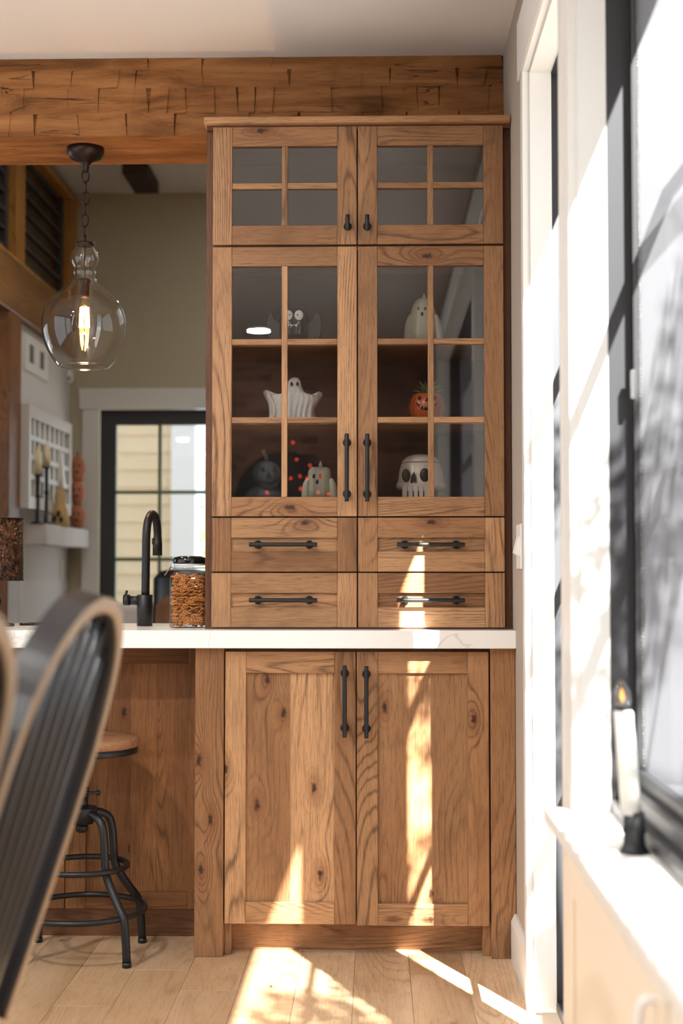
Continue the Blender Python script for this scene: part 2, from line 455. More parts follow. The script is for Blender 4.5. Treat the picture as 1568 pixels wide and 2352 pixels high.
ceil = struct(B('ceiling', (XL, YB, CEIL), (XO, BY1, CEIL + 0.1), CEILP))
wr = MB()
for y0, y1, z0, z1 in ((YB, W2[0], 0, CEIL), (W2[0], W2[1], 0, SILL - 0.028), (W2[0], W2[1], HEAD, CEIL), (W2[1], W1[0], 0, CEIL),
                       (W1[0], W1[1], HEAD, CEIL), (W1[1], BY1, 0, CEIL), (BY1, 9.0, 0, 3.5)):
    wr.box((WX0, y0, z0 - 0.1 if z0 == 0 else z0), (XO, y1, z1))
struct(wr.build('wall_right', WALLP))
struct(B('wall_back', (XL, YB - 0.15, -0.1), (XO, YB, CEIL + 0.1), BRICK))
wl = MB()
for y0, y1, z0, z1 in ((YB, -1.2, 0, CEIL), (-1.2, 3.7, 0, 0.25), (-1.2, 3.7, 2.45, CEIL), (1.15, 1.35, 0.25, 2.45), (3.7, BY0, 0, CEIL)):
    wl.box((XL - 0.15, y0, z0 - 0.1 if z0 == 0 else z0), (XL, y1, z1))
struct(wl.build('wall_left', WALLP))
# far room: back wall with a door, left wall with loft above, ceiling
FY = 9.0; FXL = -1.95; FC = 3.5
DX0, DX1, DZ1 = xat(228, 1100, FY), xat(228, 1100, FY) + 0.83, zat(300, 940, FY)
fb = MB()
fb.box((-3.6, FY, -0.1), (DX0 - 0.02, FY + 0.15, FC)); fb.box((DX1 + 0.02, FY, -0.1), (XO, FY + 0.15, FC)); fb.box((DX0 - 0.02, FY, DZ1 + 0.02), (DX1 + 0.02, FY + 0.15, FC))
struct(fb.build('wall_far', WALLF))
struct(B('wall_hearth', (FXL - 0.12, 7.6, -0.1), (FXL, FY, 2.45), WALLW))
struct(B('ceiling_far', (-3.6, BY1 - 0.05, FC), (XO, FY + 0.15, FC + 0.1), CEILP))
struct(B('wall_above_beam', (-3.6, BY1 - 0.05, CEIL + 0.1), (XO, BY1 + 0.05, FC), WALLF))
fl = MB()
for y0, y1, z0, z1 in ((BY0, 5.0, -0.1, 2.5), (5.0, 6.6, -0.1, 0.9), (5.0, 6.6, 2.1, 2.5), (6.6, FY, -0.1, 2.5), (BY1, 6.6, 2.5, FC)): fl.box((-3.6, y0, z0), (-3.45, y1, z1))
struct(fl.build('wall_far_left', WALLF))
struct(B('wall_loft', (-3.6, 6.6, 2.4), (-3.45, FY, FC), WALLF))

# unseen gable roof added over the far room to shade the siding outside
m = MB(); m.prism([(-4.0, FC + 0.1), (XO + 0.35, FC + 0.1), (-1.6, 6.6)], BY1 - 0.05, FY + 0.7)
struct(m.build('roof_siding_shade', plain('dark_shingle', srgb(70, 66, 62), 0.9, bump=(40, 0.4, 0.01))))
# charcoal batten wall added outside to block bright sky behind the screen
wg = struct(B('wall_sky_block', (XO + 0.0, 6.2, -0.2), (6.5, 6.4, 4.2), plain('charcoal_siding', srgb(74, 74, 76), 0.8)))
BAT = plain('charcoal_batten', srgb(82, 82, 84), 0.8)
for i in range(20): B('batten', (XO + 0.10 + i * 0.3, 6.165, -0.2), (XO + 0.15 + i * 0.3, 6.2, 4.2), BAT, wg)
# outside ground
struct(B('ground_outside', (XO, -14, -0.25), (14, 22, -0.15), PATIO))
struct(B('ground_beyond', (-14, FY + 0.15, -0.25), (XO, 22, -0.15), PATIO))

# ------------------------------------------------------------------ timber beam
def make_beam():
    m = MB(); x0, x1 = XL, WX0; rows = [BZ, BZ + 0.07, BZ + 0.15, BZ + 0.205, CEIL]
    rg = random.Random(3)
    for j in range(4):
        z0, z1 = rows[j], rows[j + 1]; x = x0
        while x < x1:
            wd = rg.uniform(0.05, 0.16) if j < 3 else rg.uniform(0.15, 0.4)
            xe = min(x + wd, x1); d0 = rg.choice((0.0005, 0.001, 0.0015, 0.004)); d1 = -rg.uniform(0.0, 0.001); s = rg.uniform(-0.01, 0.01)
            yb = BY0
            a = m.ring([(x, yb - d1, z0), (xe, yb - d0, z0), (xe + s, yb - d0, z1), (x + s, yb - d1, z1)])
            m.face(a); b = m.ring([(xe, yb - d0, z0), (xe, yb + 0.01, z0), (xe + s, yb + 0.01, z1), (xe + s, yb - d0, z1)]); m.face(b)
            x = xe
    # underside of shallow hewn facets, top and back
    x = x0
    while x < x1:
        xe = min(x + rg.uniform(0.08, 0.2), x1); d = rg.uniform(0, 0.0008)
        m.face(m.ring([(x, BY0 - 0.004, BZ + d), (xe, BY0 - 0.004, BZ), (xe, BY1, BZ), (x, BY1, BZ + d)])); x = xe
    m.box((x0, BY0 + 0.008, BZ + 0.006), (x1, BY1, CEIL))
    return m.build('ceiling_beam', BEAM, recalc=False)
tag(make_beam(), 'rough hewn timber beam running under the white ceiling', 'beam')

# ------------------------------------------------------------------ right-hand windows
def window(name, Y, z0, label, bars, vbars=(), scr=False):
    root = bpy.data.objects.new(name, None); COL.objects.link(root); root['kind'] = 'structure'
    root.location = (WX0, (Y[0] + Y[1]) / 2, z0); WL[root.name] = V(root.location)
    y0, y1 = Y; XJ = 0.441
    # painted jamb liners
    B('jamb', (WX0 - 0.022, y1 - 0.003, z0), (XJ, y1 + 0.02, HEAD + 0.02), TRIM, root)
    B('jamb', (WX0 - 0.022, y0 - 0.02, z0), (XJ, y0 + 0.003, HEAD + 0.02), TRIM, root)
    B('jamb', (WX0 - 0.022, y0 + 0.003, HEAD - 0.003), (XJ, y1 - 0.003, HEAD + 0.02), TRIM, root)
    # inner stop bead that throws the thin vertical line on the jamb
    B('stop_bead', (WX0 - 0.004, y1 - 0.009, z0), (XJ + 0.001, y1 - 0.001, HEAD - 0.003), TRIM, root)
    B('stop_bead', (WX0 - 0.004, y0 + 0.003, HEAD - 0.009), (XJ + 0.001, y1 - 0.009, HEAD - 0.001), TRIM, root)
    # black frame
    t = 0.035
    B('frame_stile', (XJ + 0.002, y1 - t * 0.2, z0), (XO + 0.002, y1 + 0.01, HEAD), BLACKF, root)
    B('frame_stile', (XJ + 0.045, y1 - t, z0), (XO, y1 - t * 0.2, HEAD), BLACKF, root, bev=0.003)
    B('frame_stile', (XJ + 0.002, y0 - 0.01, z0), (XO + 0.002, y0 + t * 0.6, HEAD), BLACKF, root)
    B('frame_rail', (XJ + 0.002, y0, HEAD - 0.012), (XO + 0.003, y1, HEAD + 0.01), BLACKF, root)
    B('frame_rail', (XJ + 0.02, y0, z0), (XO, y1, z0 + 0.06), BLACKF, root, bev=0.004)
    B('frame_rail', (XJ, y0, z0), (XJ + 0.03, y1, z0 + 0.025), BLACKF, root, bev=0.004)
    for z in bars: B('muntin', (0.5425, y0, z - 0.008), (0.561, y1, z + 0.008), BLACKF, root)
    for y in vbars: B('muntin', (0.543, y - 0.008, z0), (0.561, y + 0.008, HEAD), BLACKF, root)
    B('pane', (0.549, y0, z0), (0.555, y1, HEAD), PANE, root)
    if scr:
        m = MB(); m.face(m.ring([(0.500, y0, z0 + 0.02), (0.500, y1 - 0.03, z0 + 0.02), (0.500, y1 - 0.03, HEAD), (0.500, y0, HEAD)]))
        m.build('insect_screen', SCREEN, root, recalc=False)
        # dotted spline along the edge of the screen
        sp = MB(); z = z0 + 0.03
        while z < HEAD - 0.02: sp.ball((0.4975, y1 - 0.036, z), (0.0016, 0.002, 0.0024), 6, 4); z += 0.0075
        sp.build('screen_spline', STEEL, root)
        B('screen_frame', (0.486, y1 - 0.034, z0), (0.506, y1 - 0.018, HEAD), BLACKF, root)
        B('screen_frame', (0.480, y0, z0 + 0.055), (0.506, y1 - 0.02, z0 + 0.085), BLACKF, root, bev=0.004)
        B('latch', (0.478, y1 - 0.05, 1.40), (0.488, y1 - 0.032, 1.455), STEEL, root, bev=0.002)
    return root
w1 = window('window_1', W1, 0.0, '', (0.20, 0.73, 1.26, 1.79))
w2 = window('window_2', W2, SILL, '', (1.26, 1.79), (0.9,), True)
# flat casings on the wall
XC = WX0 - 0.020
for n, (y0, y1, z0, z1, xx) in enumerate(((W1[1], W1[1] + 0.068, 0, HEAD, XC), (W2[1], W1[0], 0, HEAD, XC), (W2[1] - 0.2, W1[1] + 0.085, HEAD, HEAD + 0.15, XC - 0.006),
                                          (W2[0] - 0.09, W2[1] - 0.2, HEAD, HEAD + 0.15, XC - 0.006))):
    struct(B('trim_%d' % (n + 1), (xx, y0, z0), (WX0, y1, z1), TRIM, bev=0.0015))
# baseboard between casing and cabinet
m = MB(); m.prism([(WX0, 0), (WX0 - 0.016, 0), (WX0 - 0.016, 0.105), (WX0 - 0.006, 0.125), (WX0, 0.125)], W1[1] + 0.068, 4.012)
struct(m.build('baseboard_right', TRIM))

# switch plate on the right wall
sp = empty('light_switch', (WX0, 3.855, 1.14), 'white double toggle light switch plate on the narrow wall beside the counter', 'switch')
B('plate', (WX0 - 0.006, 3.80, 1.083), (WX0, 3.915, 1.205), WHITEP, sp, bev=0.002)
for y in (3.835, 3.88):
    m = MB(); m.prism([(WX0 - 0.006, 1.118), (WX0 - 0.019, 1.128), (WX0 - 0.008, 1.172), (WX0 - 0.006, 1.172)], y - 0.006, y + 0.006); m.build('toggle', WHITEP, sp)

# ------------------------------------------------------------------ window bench (sill top + low cabinet)
sl = tag(B('window_ledge', (0.324, W2[0], SILL - 0.028), (0.462, 2.765, SILL), TRIM, bev=0.003), 'white painted ledge under the black framed window with an electric candle on it', 'window sill')
lc = empty('low_cabinet', (0.36, 1.2, 0), 'cream low cabinet built in under the window ledge', 'cabinet')
B('body', (0.352, W2[0], 0.0), (WX0 + 0.0, 2.70, SILL - 0.029), CABW, lc)
for y0, y1 in ((1.66, 2.50), (0.82, 1.64), (-0.02, 0.80)):
    d = B('door', (0.338, y0, 0.09), (0.351, y1, 0.588), CABW, lc, bev=0.002)
    for a, b in ((y0, y0 + 0.06), (y1 - 0.06, y1)): B('stile', (0.331, a, 0.09), (0.339, b, 0.588), CABW, d, bev=0.0015)
    for a, b in ((0.09, 0.15), (0.528, 0.588)): B('rail', (0.331, y0 + 0.06, a), (0.339, y1 - 0.06, b), CABW, d, bev=0.0015)
    hm = MB(); yh = y0 + 0.045
    hm.tube(smoothpts([(0.332, yh, 0.43), (0.312, yh, 0.435), (0.308, yh, 0.50), (0.312, yh, 0.568), (0.332, yh, 0.573)], 5), 0.005, 8).build('handle', WHITEP, d)

# electric candle on the ledge
ca = empty('window_candle', (0.415, 2.316, SILL), 'white electric candle with flame bulb and black base on the window ledge', 'candle')
tip = V((-0.020, 0, 0)); k0 = V((0.415, 2.316, SILL))
MB().lathe([(0.024, 0), (0.024, 0.004), (0.018, 0.012), (0.017, 0.030), (0.020, 0.036), (0.017, 0.044), (0.017, 0.066)], k0, 24).build('base', BLACK, ca)
def leanlathe(prof, base, lean, segs=20):
    m = MB(); last = None
    for r, z in prof:
        rg = m.ring([(base[0] + lean.x * z + r * math.cos(2 * PI * k / segs), base[1] + r * math.sin(2 * PI * k / segs), base[2] + z) for k in range(segs)])
        if last: m.bridge(last, rg)
        else: m.face(rg[::-1])
        last = rg
    m.face(last); return m
ln = V((-0.07, 0, 0))
leanlathe([(0.0165, 0.062), (0.0155, 0.225), (0.0130, 0.228)], k0, ln).build('candle_tube', WHITEC, ca)
leanlathe([(0.0125, 0.226), (0.0125, 0.234)], k0, ln).build('socket', BLACK, ca)
bl = leanlathe([(0.010, 0.233), (0.0135, 0.245), (0.0125, 0.258), (0.006, 0.272), (0.001, 0.280)], k0, ln).build('flame_bulb', CLEAR, ca)
leanlathe([(0.001, 0.242), (0.004, 0.249), (0.001, 0.263)], k0, ln, 8).build('filament', FLAME, bl)

# ------------------------------------------------------------------ worktop, base cabinet, island
CTZ0, CTZ1, CTY = 0.862, 0.912, 3.985
wt = tag(B('worktop', (-2.6, CTY, CTZ0), (WX0, 4.52, CTZ1), QUARTZ, bev=0.0015), 'thick white quartz worktop with faint grey veins', 'worktop')

PY = 4.015; DY = 4.020
bc = empty('base_cabinet', (-0.05, 4.25, 0), 'hickory base cabinet with two tall panelled doors under the worktop', 'cabinet')
xl, xr = xat(447, 1800, PY), WX0
pxr = xat(513, 1800, PY); rxl = xat(1127, 1800, PY)
p1 = B('post', (xl, PY, 0), (pxr, 4.45, CTZ0), WZ, bc, bev=0.0015)
knots(p1, (xl + 0.012, PY, zat(460, 1746, PY)), (xl + 0.045, PY, zat(485, 1883, PY)), (xl + 0.018, PY, zat(462, 1998, PY)))
B('filler', (rxl, PY, 0), (WX0 - 0.001, 4.45, CTZ0), WZ, bc, bev=0.0015)
fi = xat(530, 2150, 4.05); fo = xat(1108, 2150, 4.05); zd = zat(700, 2123, DY)
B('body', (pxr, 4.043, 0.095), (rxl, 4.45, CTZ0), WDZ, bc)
B('foot', (pxr, 4.045, 0), (fi, 4.12, zd + 0.02), WZ, bc, bev=0.001)
B('foot', (fo, 4.045, 0), (rxl, 4.12, zd + 0.02), WZ, bc, bev=0.001)
B('toe_kick', (fi, 4.100, 0), (fo, 4.12, zd + 0.02), WX, bc)

def bar_pull(p0, p1, y, parent, posts=(0.12, 0.88)):
    """black bar pull with two round standoffs; y is the surface it is fixed to"""
    a, b = V(p0), V(p1); m = MB(); out = 0.030; r = 0.0062
    A = V((a.x, y - out, a.z)); Bv = V((b.x, y - out, b.z))
    m.tube([A, A.lerp(Bv, 0.02), A.lerp(Bv, 0.98), Bv], [r * 0.93, r, r, r * 0.93], 10)
    h = m.build('handle', BLACK, parent)
    for t in posts:
        c = A.lerp(Bv, t)
        q = MB(); q.tube([(c.x, y, c.z), (c.x, y - 0.004, c.z), (c.x, y - 0.006, c.z), (c.x, y - 0.016, c.z), (c.x, y - out, c.z)], [0.0120, 0.0120, 0.0095, 0.0080, 0.0075], 14)
        q.build('standoff', BLACK, h) if parent is None else q.build('standoff', BLACK, parent)
    return h

def shaker(root, name, x0, x1, z0, z1, yf, st, ra, rec=0.009, th=0.021, panel_axis=2, knotlist=None, boards=1):
    """framed door or drawer front whose stiles, rails and panel are pieces of their own"""
    d = bpy.data.objects.new(name, None); COL.objects.link(d); d.empty_display_size = 0.02
    place(d, root, V(((x0 + x1) / 2, yf, z0)))
    g = 0.0004
    parts = [B('stile', (x0, yf, z0), (x0 + st - g, yf + th, z1), WZ, d, bev=0.0012), B('stile', (x1 - st + g, yf, z0), (x1, yf + th, z1), WZ, d, bev=0.0012),
             B('rail', (x0 + st, yf + 0.0004, z0), (x1 - st, yf + th, z0 + ra), WX, d, bev=0.0012), B('rail', (x0 + st, yf + 0.0004, z1 - ra), (x1 - st, yf + th, z1), WX, d, bev=0.0012)]
    pw = (x1 - x0 - 2 * st) / boards
    for k in range(boards):
        parts.append(B('panel', (x0 + st + k * pw, yf + rec, z0 + ra), (x0 + st + (k + 1) * pw, yf + th, z1 - ra), WZ if panel_axis == 2 else WX, d))
    if knotlist:
        for i, kk in knotlist.items(): knots(parts[i], *[(kx, yf + (rec if i >= 4 else 0), kz) for kx, kz in kk])
    return d
z1 = zat(700, 1497, DY); xm = xat(818, 1800, DY); xa = xat(516, 1800, DY); xb = xat(1123, 1800, DY)
K = lambda px, py, Y=DY: (xat(px, py, Y), zat(px, py, Y))
st = 0.0595; ra = 0.0605
dl = shaker(bc, 'door', xa, xm - 0.0015, zd, z1, DY, st, ra, boards=2, knotlist={4: [K(614, 1562), K(590, 1850), K(650, 1640)], 5: [K(720, 1812), K(735, 2010)], 0: [K(517, 1766)]})
dr = shaker(bc, 'door', xm + 0.0015, xb, zd - 0.003, z1, DY, st, ra, boards=2, knotlist={4: [K(883, 1625)], 5: [K(990, 2055)], 1: [K(1088, 1652)], 2: [K(985, 2112)]})
bar_pull(at(791, 1528, DY - 0.03), at(791, 1694, DY - 0.03), DY, dl)
bar_pull(at(841, 1530, DY - 0.03), at(841, 1696, DY - 0.03), DY, dr)

# island back with framed panels under the overhang
IY = 4.236
isl = empty('island_cabinet', (-1.2, 4.35, 0), 'hickory island in painted overhang shade with framed back panels behind the bar stool', 'cabinet')
izb = zat(300, 2088, IY); izt = CTZ0
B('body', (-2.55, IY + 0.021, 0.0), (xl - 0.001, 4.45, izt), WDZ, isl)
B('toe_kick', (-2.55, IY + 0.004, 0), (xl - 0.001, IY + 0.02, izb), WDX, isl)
seam = xat(150, 1900, IY)
pr = (xl - 0.001)
def ipanel(x0, x1, stl, str_):
    d = bpy.data.objects.new('panel_section', None); COL.objects.link(d); place(d, isl, V(((x0 + x1) / 2, IY, izb)))
    B('stile', (x0, IY, izb), (x0 + stl, IY + 0.02, izt), WZI, d, bev=0.0012); B('stile', (x1 - str_, IY, izb), (x1, IY + 0.02, izt), WZI, d, bev=0.0012)
    B('rail', (x0 + stl, IY + 0.0005, izb), (x1 - str_, IY + 0.02, izb + 0.05), WXI, d, bev=0.0012); B('rail', (x0 + stl, IY + 0.0005, izt - 0.059), (x1 - str_, IY + 0.02, izt), WXI, d, bev=0.0012)
    a, b = x0 + stl, x1 - str_; cuts = [a, a + (b - a) * 0.43, a + (b - a) * 0.69, b]
    for i in range(3):
        q = B('board', (cuts[i], IY + 0.010, izb + 0.05), (cuts[i + 1] - 0.0006, IY + 0.02, izt - 0.059), WZI, d)
        if i == 0 and x1 == pr: knots(q, (xat(283, 1638, IY), IY + 0.01, zat(283, 1638, IY)), (xat(297, 1952, IY), IY + 0.01, zat(297, 1952, IY)))
WZI = wood('hickory_island_shade_upright', 2, srgb(158, 108, 64), srgb(124, 82, 48), srgb(70, 42, 24), vary=0.5)  # island hickory toned darker, shade of the overhang put into the colour
WXI = wood('hickory_island_shade_across', 0, srgb(158, 108, 64), srgb(124, 82, 48), srgb(70, 42, 24), vary=0.4)
ipanel(seam + 0.001, pr, 0.060, 0.047)
wsec = pr - seam
ipanel(seam - wsec, seam - 0.001, 0.047, 0.060); ipanel(seam - 2 * wsec, seam - wsec - 0.002, 0.047, 0.060)

# ------------------------------------------------------------------ hutch on the worktop
HY = 4.070; HC = 4.090; HB = 4.44
hu = empty('hutch', (-0.05, 4.25, CTZ1), 'tall hickory hutch with glazed doors and four drawers standing on the worktop', 'cabinet')
hx0, hx1 = xat(473, 800, HC), WX0 - 0.002
htop = zat(800, 281, 4.05)
zc = BZ - 0.004
# carcass: sides, back, top, bottom and shelves
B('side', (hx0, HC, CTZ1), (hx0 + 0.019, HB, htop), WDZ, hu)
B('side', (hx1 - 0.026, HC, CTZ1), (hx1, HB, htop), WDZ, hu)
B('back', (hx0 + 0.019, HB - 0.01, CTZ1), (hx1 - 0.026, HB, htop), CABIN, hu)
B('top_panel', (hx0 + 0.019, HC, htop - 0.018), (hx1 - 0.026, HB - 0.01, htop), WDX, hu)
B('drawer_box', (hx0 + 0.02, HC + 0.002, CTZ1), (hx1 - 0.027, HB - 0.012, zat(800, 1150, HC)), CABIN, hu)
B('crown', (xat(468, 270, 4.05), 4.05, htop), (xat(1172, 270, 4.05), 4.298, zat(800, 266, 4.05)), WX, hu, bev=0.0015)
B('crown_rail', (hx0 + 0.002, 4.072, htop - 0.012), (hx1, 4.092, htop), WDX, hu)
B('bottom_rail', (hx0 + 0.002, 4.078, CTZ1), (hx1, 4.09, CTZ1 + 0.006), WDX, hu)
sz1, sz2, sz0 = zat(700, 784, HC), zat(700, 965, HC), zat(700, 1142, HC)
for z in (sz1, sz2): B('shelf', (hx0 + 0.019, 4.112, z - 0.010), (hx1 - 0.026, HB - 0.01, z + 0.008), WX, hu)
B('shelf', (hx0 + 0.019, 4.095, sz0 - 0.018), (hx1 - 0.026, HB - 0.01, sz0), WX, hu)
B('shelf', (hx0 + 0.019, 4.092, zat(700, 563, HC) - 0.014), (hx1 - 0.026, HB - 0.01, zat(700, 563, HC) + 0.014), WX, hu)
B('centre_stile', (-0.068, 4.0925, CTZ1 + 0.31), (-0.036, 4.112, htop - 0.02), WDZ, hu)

dx0 = lambda py: xat(487.5, py, HY)
dA, dM, dB_ = xat(487, 900, HY), xat(820.5, 900, HY), xat(1157, 900, HY)
def glazed(root, x0, x1, z0, z1, hbars, knot=None):
    d = bpy.data.objects.new('door', None); COL.objects.link(d); place(d, root, V(((x0 + x1) / 2, HY, z0)))
    s = 0.0560; th = 0.020; g = 0.0004; mu = 0.0165
    B('stile', (x0, HY, z0), (x0 + s - g, HY + th, z1), WZ, d, bev=0.0012); B('stile', (x1 - s + g, HY, z0), (x1, HY + th, z1), WZ, d, bev=0.0012)
    b = B('rail', (x0 + s, HY + 0.0004, z0), (x1 - s, HY + th, z0 + s), WX, d, bev=0.0012); t = B('rail', (x0 + s, HY + 0.0004, z1 - s), (x1 - s, HY + th, z1), WX, d, bev=0.0012)
    if knot: knots(b if knot[2] == 'b' else t, (knot[0], HY, knot[1]))
    a, c = x0 + s, x1 - s; mx = (a + c) / 2; zz = [z0 + s] + sorted(hbars) + [z1 - s]
    B('muntin', (mx - mu / 2, HY + 0.002, z0 + s), (mx + mu / 2, HY + 0.018, z1 - s), WZ, d, bev=0.001)
    for z in hbars:
        B('muntin', (a, HY + 0.0024, z - mu / 2), (mx - mu / 2, HY + 0.018, z + mu / 2), WX, d, bev=0.001); B('muntin', (mx + mu / 2, HY + 0.0024, z - mu / 2), (c, HY + 0.018, z + mu / 2), WX, d, bev=0.001)
    h2 = mu / 2
    for i in range(len(zz) - 1):
        for p, q in ((a, mx - h2), (mx + h2, c)):
            m = MB(); lo = zz[i] + (h2 if i else 0); hi = zz[i + 1] - (h2 if i < len(zz) - 2 else 0)
            m.face(m.ring([(p, HY + 0.012, lo), (q, HY + 0.012, lo), (q, HY + 0.012, hi), (p, HY + 0.012, hi)]))
            m.build('pane', CABG, d, recalc=False)
    return d
zU0, zU1 = zat(800, 561, HY), zat(800, 290, HY)
zM0, zM1 = zat(800, 1186, HY), zat(800, 566, HY)
gp = 0.0018
ua = glazed(hu, dA, dM - gp, zU0, zU1, [zat(700, 426, HY)], (xat(600, 300, HY), zat(600, 300, HY), 't'))
ub = glazed(hu, dM + gp, dB_, zU0, zU1, [zat(700, 426, HY)])
ma = glazed(hu, dA, dM - gp, zM0, zM1, [zat(700, 784.5, HY), zat(700, 964.5, HY)], (xat(663, 1165, HY), zat(663, 1165, HY), 'b'))
mb = glazed(hu, dM + gp, dB_, zM0, zM1, [zat(700, 784.5, HY), zat(700, 964.5, HY)], (xat(981, 588, HY), zat(981, 588, HY), 't'))
bar_pull(at(796, 996, HY - 0.03), at(796, 1152, HY - 0.03), HY, ma); bar_pull(at(843, 996, HY - 0.03), at(843, 1152, HY - 0.03), HY, mb)
bar_pull(at(798, 493, HY - 0.03), at(798, 528, HY - 0.03), HY, ua, (0.62,)); bar_pull(at(843, 493, HY - 0.03), at(843, 528, HY - 0.03), HY, ub, (0.62,))
zq = [zat(800, 1189, HY), zat(800, 1313, HY), zat(800, 1316, HY), zat(800, 1441, HY)]
for (a, b, px0, px1, kn) in ((dA, dM - gp, 571, 728, 700), (dM + gp, dB_, 911, 1068, 990)):
    for (hi, lo, py) in ((zq[0], zq[1], 1250.5), (zq[2], zq[3], 1379)):
        d = shaker(hu, 'drawer', a, b, lo, hi, HY, 0.056, 0.0575, rec=0.010, panel_axis=0, knotlist={3: [K(kn, 1200, HY)]} if py < 1300 else None)
        bar_pull(at(px0, py, HY - 0.03), at(px1, py, HY - 0.03), HY + 0.010, d)

# ------------------------------------------------------------------ figures behind the glass
FYs = 4.215
def prof_from(cx, pts, Y):
    """[(half width px, y px)] -> lathe profile in metres, bottom first"""
    k = Y / FPX
    return [(w_ * k, zat(cx, y, Y)) for w_, y in pts]
def blob(m, px, py, rx, rz, Y, depth=0.004): 
    c = at(px, py, Y); k = Y / FPX; m.ball((c.x, c.y, c.z), (rx * k, depth, rz * k), 14, 8)
s1 = sz1 + 0.008; s2 = sz2 + 0.008
k = FYs / FPX
# bat jar
c = at(675, 770, FYs)
bat = empty('bat_jar', (c.x, FYs, s1), 'glossy black bat figure with big white eyes and fangs on the top glazed shelf', 'figurine')
ht = zat(675, 700, FYs) - s1
body = MB().lathe([(0.030, 0), (0.042, 0.006), (0.046, ht * 0.35), (0.045, ht * 0.6), (0.036, ht * 0.85), (0.022, ht * 0.97), (0.006, ht)], (c.x, FYs, s1), 28, sy=0.85).build('body', BLACKG, bat)
for s in (-1, 1):
    MB().lathe([(0.014, 0), (0.010, 0.014), (0.001, 0.028)], (c.x + s * 0.024, FYs, s1 + ht * 0.86), 12, sy=0.6).build('ear', BLACKG, bat)
    e = [(0.036, 0.012), (0.055, 0.004), (0.064, 0.018), (0.072, 0.004), (0.080, 0.03), (0.085, 0.062), (0.080, 0.088), (0.070, 0.103), (0.063, 0.096), (0.057, 0.078), (0.048, 0.070), (0.036, 0.066)]
    MB().prism([(c.x + s * x, s1 + z) for x, z in (e if s > 0 else e)], FYs - 0.006, FYs + 0.008).build('wing', DARK, bat, bev=0.003)
for px in (662, 686): m = MB(); blob(m, px, 724, 10.5, 12, FYs - 0.040, 0.005); m.build('eye', WHITEC, bat)
for px in (665, 683): m = MB(); blob(m, px, 723, 1.9, 1.9, FYs - 0.0455, 0.002); m.build('pupil', DARK, bat)
m = MB(); mo = [at(px, py, FYs - 0.041) for px, py in ((661, 739), (664, 743), (668, 746), (674, 747), (680, 746), (684, 743), (687, 739))]
m.tube(mo, 0.0014, 6)
for px in (669, 680):
    q = at(px, 746, FYs - 0.0415); m.prism([(q.x - 0.004, q.z), (q.x, q.z - 0.0075), (q.x + 0.004, q.z)], q.y - 0.0015, q.y + 0.001)
m.build('fangs', WHITEC, bat)

# white ghost with raised arms
c = at(672, 950, FYs)
gh = empty('ghost_figurine', (c.x, FYs, s2), 'white ceramic ghost with raised arms and draped folds', 'figurine')
out_ = [(611, 958), (617, 944), (616, 921), (612, 910), (607, 901), (604, 892), (605.5, 887), (611, 884), (618, 886), (627, 890), (636, 893), (646, 893), (655, 884), (660, 868), (667, 858), (676, 855), (685, 857), (690, 864), (693.5, 877),
        (700, 891), (706, 895.5), (714, 896), (723, 892), (732, 888), (739, 891), (741, 897), (736, 906), (728, 918), (722, 933), (725, 953), (722, 958)]
out_ = smoothpts([(a, b, 0) for a, b in out_], 4)
base_ = [V((722 + (611 - 722) * i / 12, 958, 0)) for i in range(1, 12)]
out_ = out_ + base_
skel = [((676, 870), (672, 952)), ((670, 912), (614, 893)), ((678, 912), (732, 897)), ((640, 925), (630, 952)), ((700, 925), (712, 952))]
def nearest(p):
    best = None
    for a, b in skel:
        a, b = V((*a, 0)), V((*b, 0)); t = max(0, min(1, (p - a).dot(b - a) / (b - a).length_squared)); q = a + (b - a) * t
        if best is None or (p - q).length < (p - best).length: best = q
    return best
sk2 = [nearest(p) for p in out_]; kf = FYs / FPX
for it in range(3): sk2 = [(sk2[i - 1] + sk2[i] * 2 + sk2[(i + 1) % len(sk2)]) / 4 for i in range(len(sk2))]
m = MB(); zb0 = zat(672, 958, FYs)
for sgn in (-1, 1):
    last = None
    for kk in range(8):
        th_ = PI / 2 * kk / 7; ring = []
        for p, q in zip(out_, sk2):
            r_ = p + (q - p) * (1 - math.cos(th_)); hwid = min((p - q).length * kf, 0.030) * (0.55 if r_.y < 894 and 652 < r_.x < 700 else 1.0)
            w3 = at(r_.x, min(r_.y, 958), FYs); z = w3.z - zb0 + s2
            low = max(0.0, min(1.0, (r_.y - 878) / 40))
            fold = 0.0032 * low * math.sin(th_) * math.sin((r_.x - 676) * 0.55 + (r_.y - 900) * 0.05 * (1 if r_.x > 676 else -1))
            ring.append((w3.x, FYs + sgn * (hwid * 0.95 * math.sin(th_) + 0.006 * math.sin(th_)) + fold * (1 if sgn < 0 else 0), z))
        rg = m.ring(ring)
        if last: m.bridge(last, rg)
        last = rg
rows_ = [(958, 614, 722), (950, 618, 722), (938, 620, 719), (922, 621, 722), (912, 615, 730), (905, 611, 734), (899, 614, 731), (895.5, 634, 716), (893, 648, 705), (888, 655, 698), (878, 658.5, 693), (868, 660.5, 691), (861, 665, 687), (857, 671, 681), (855.5, 675, 677)]
last = None
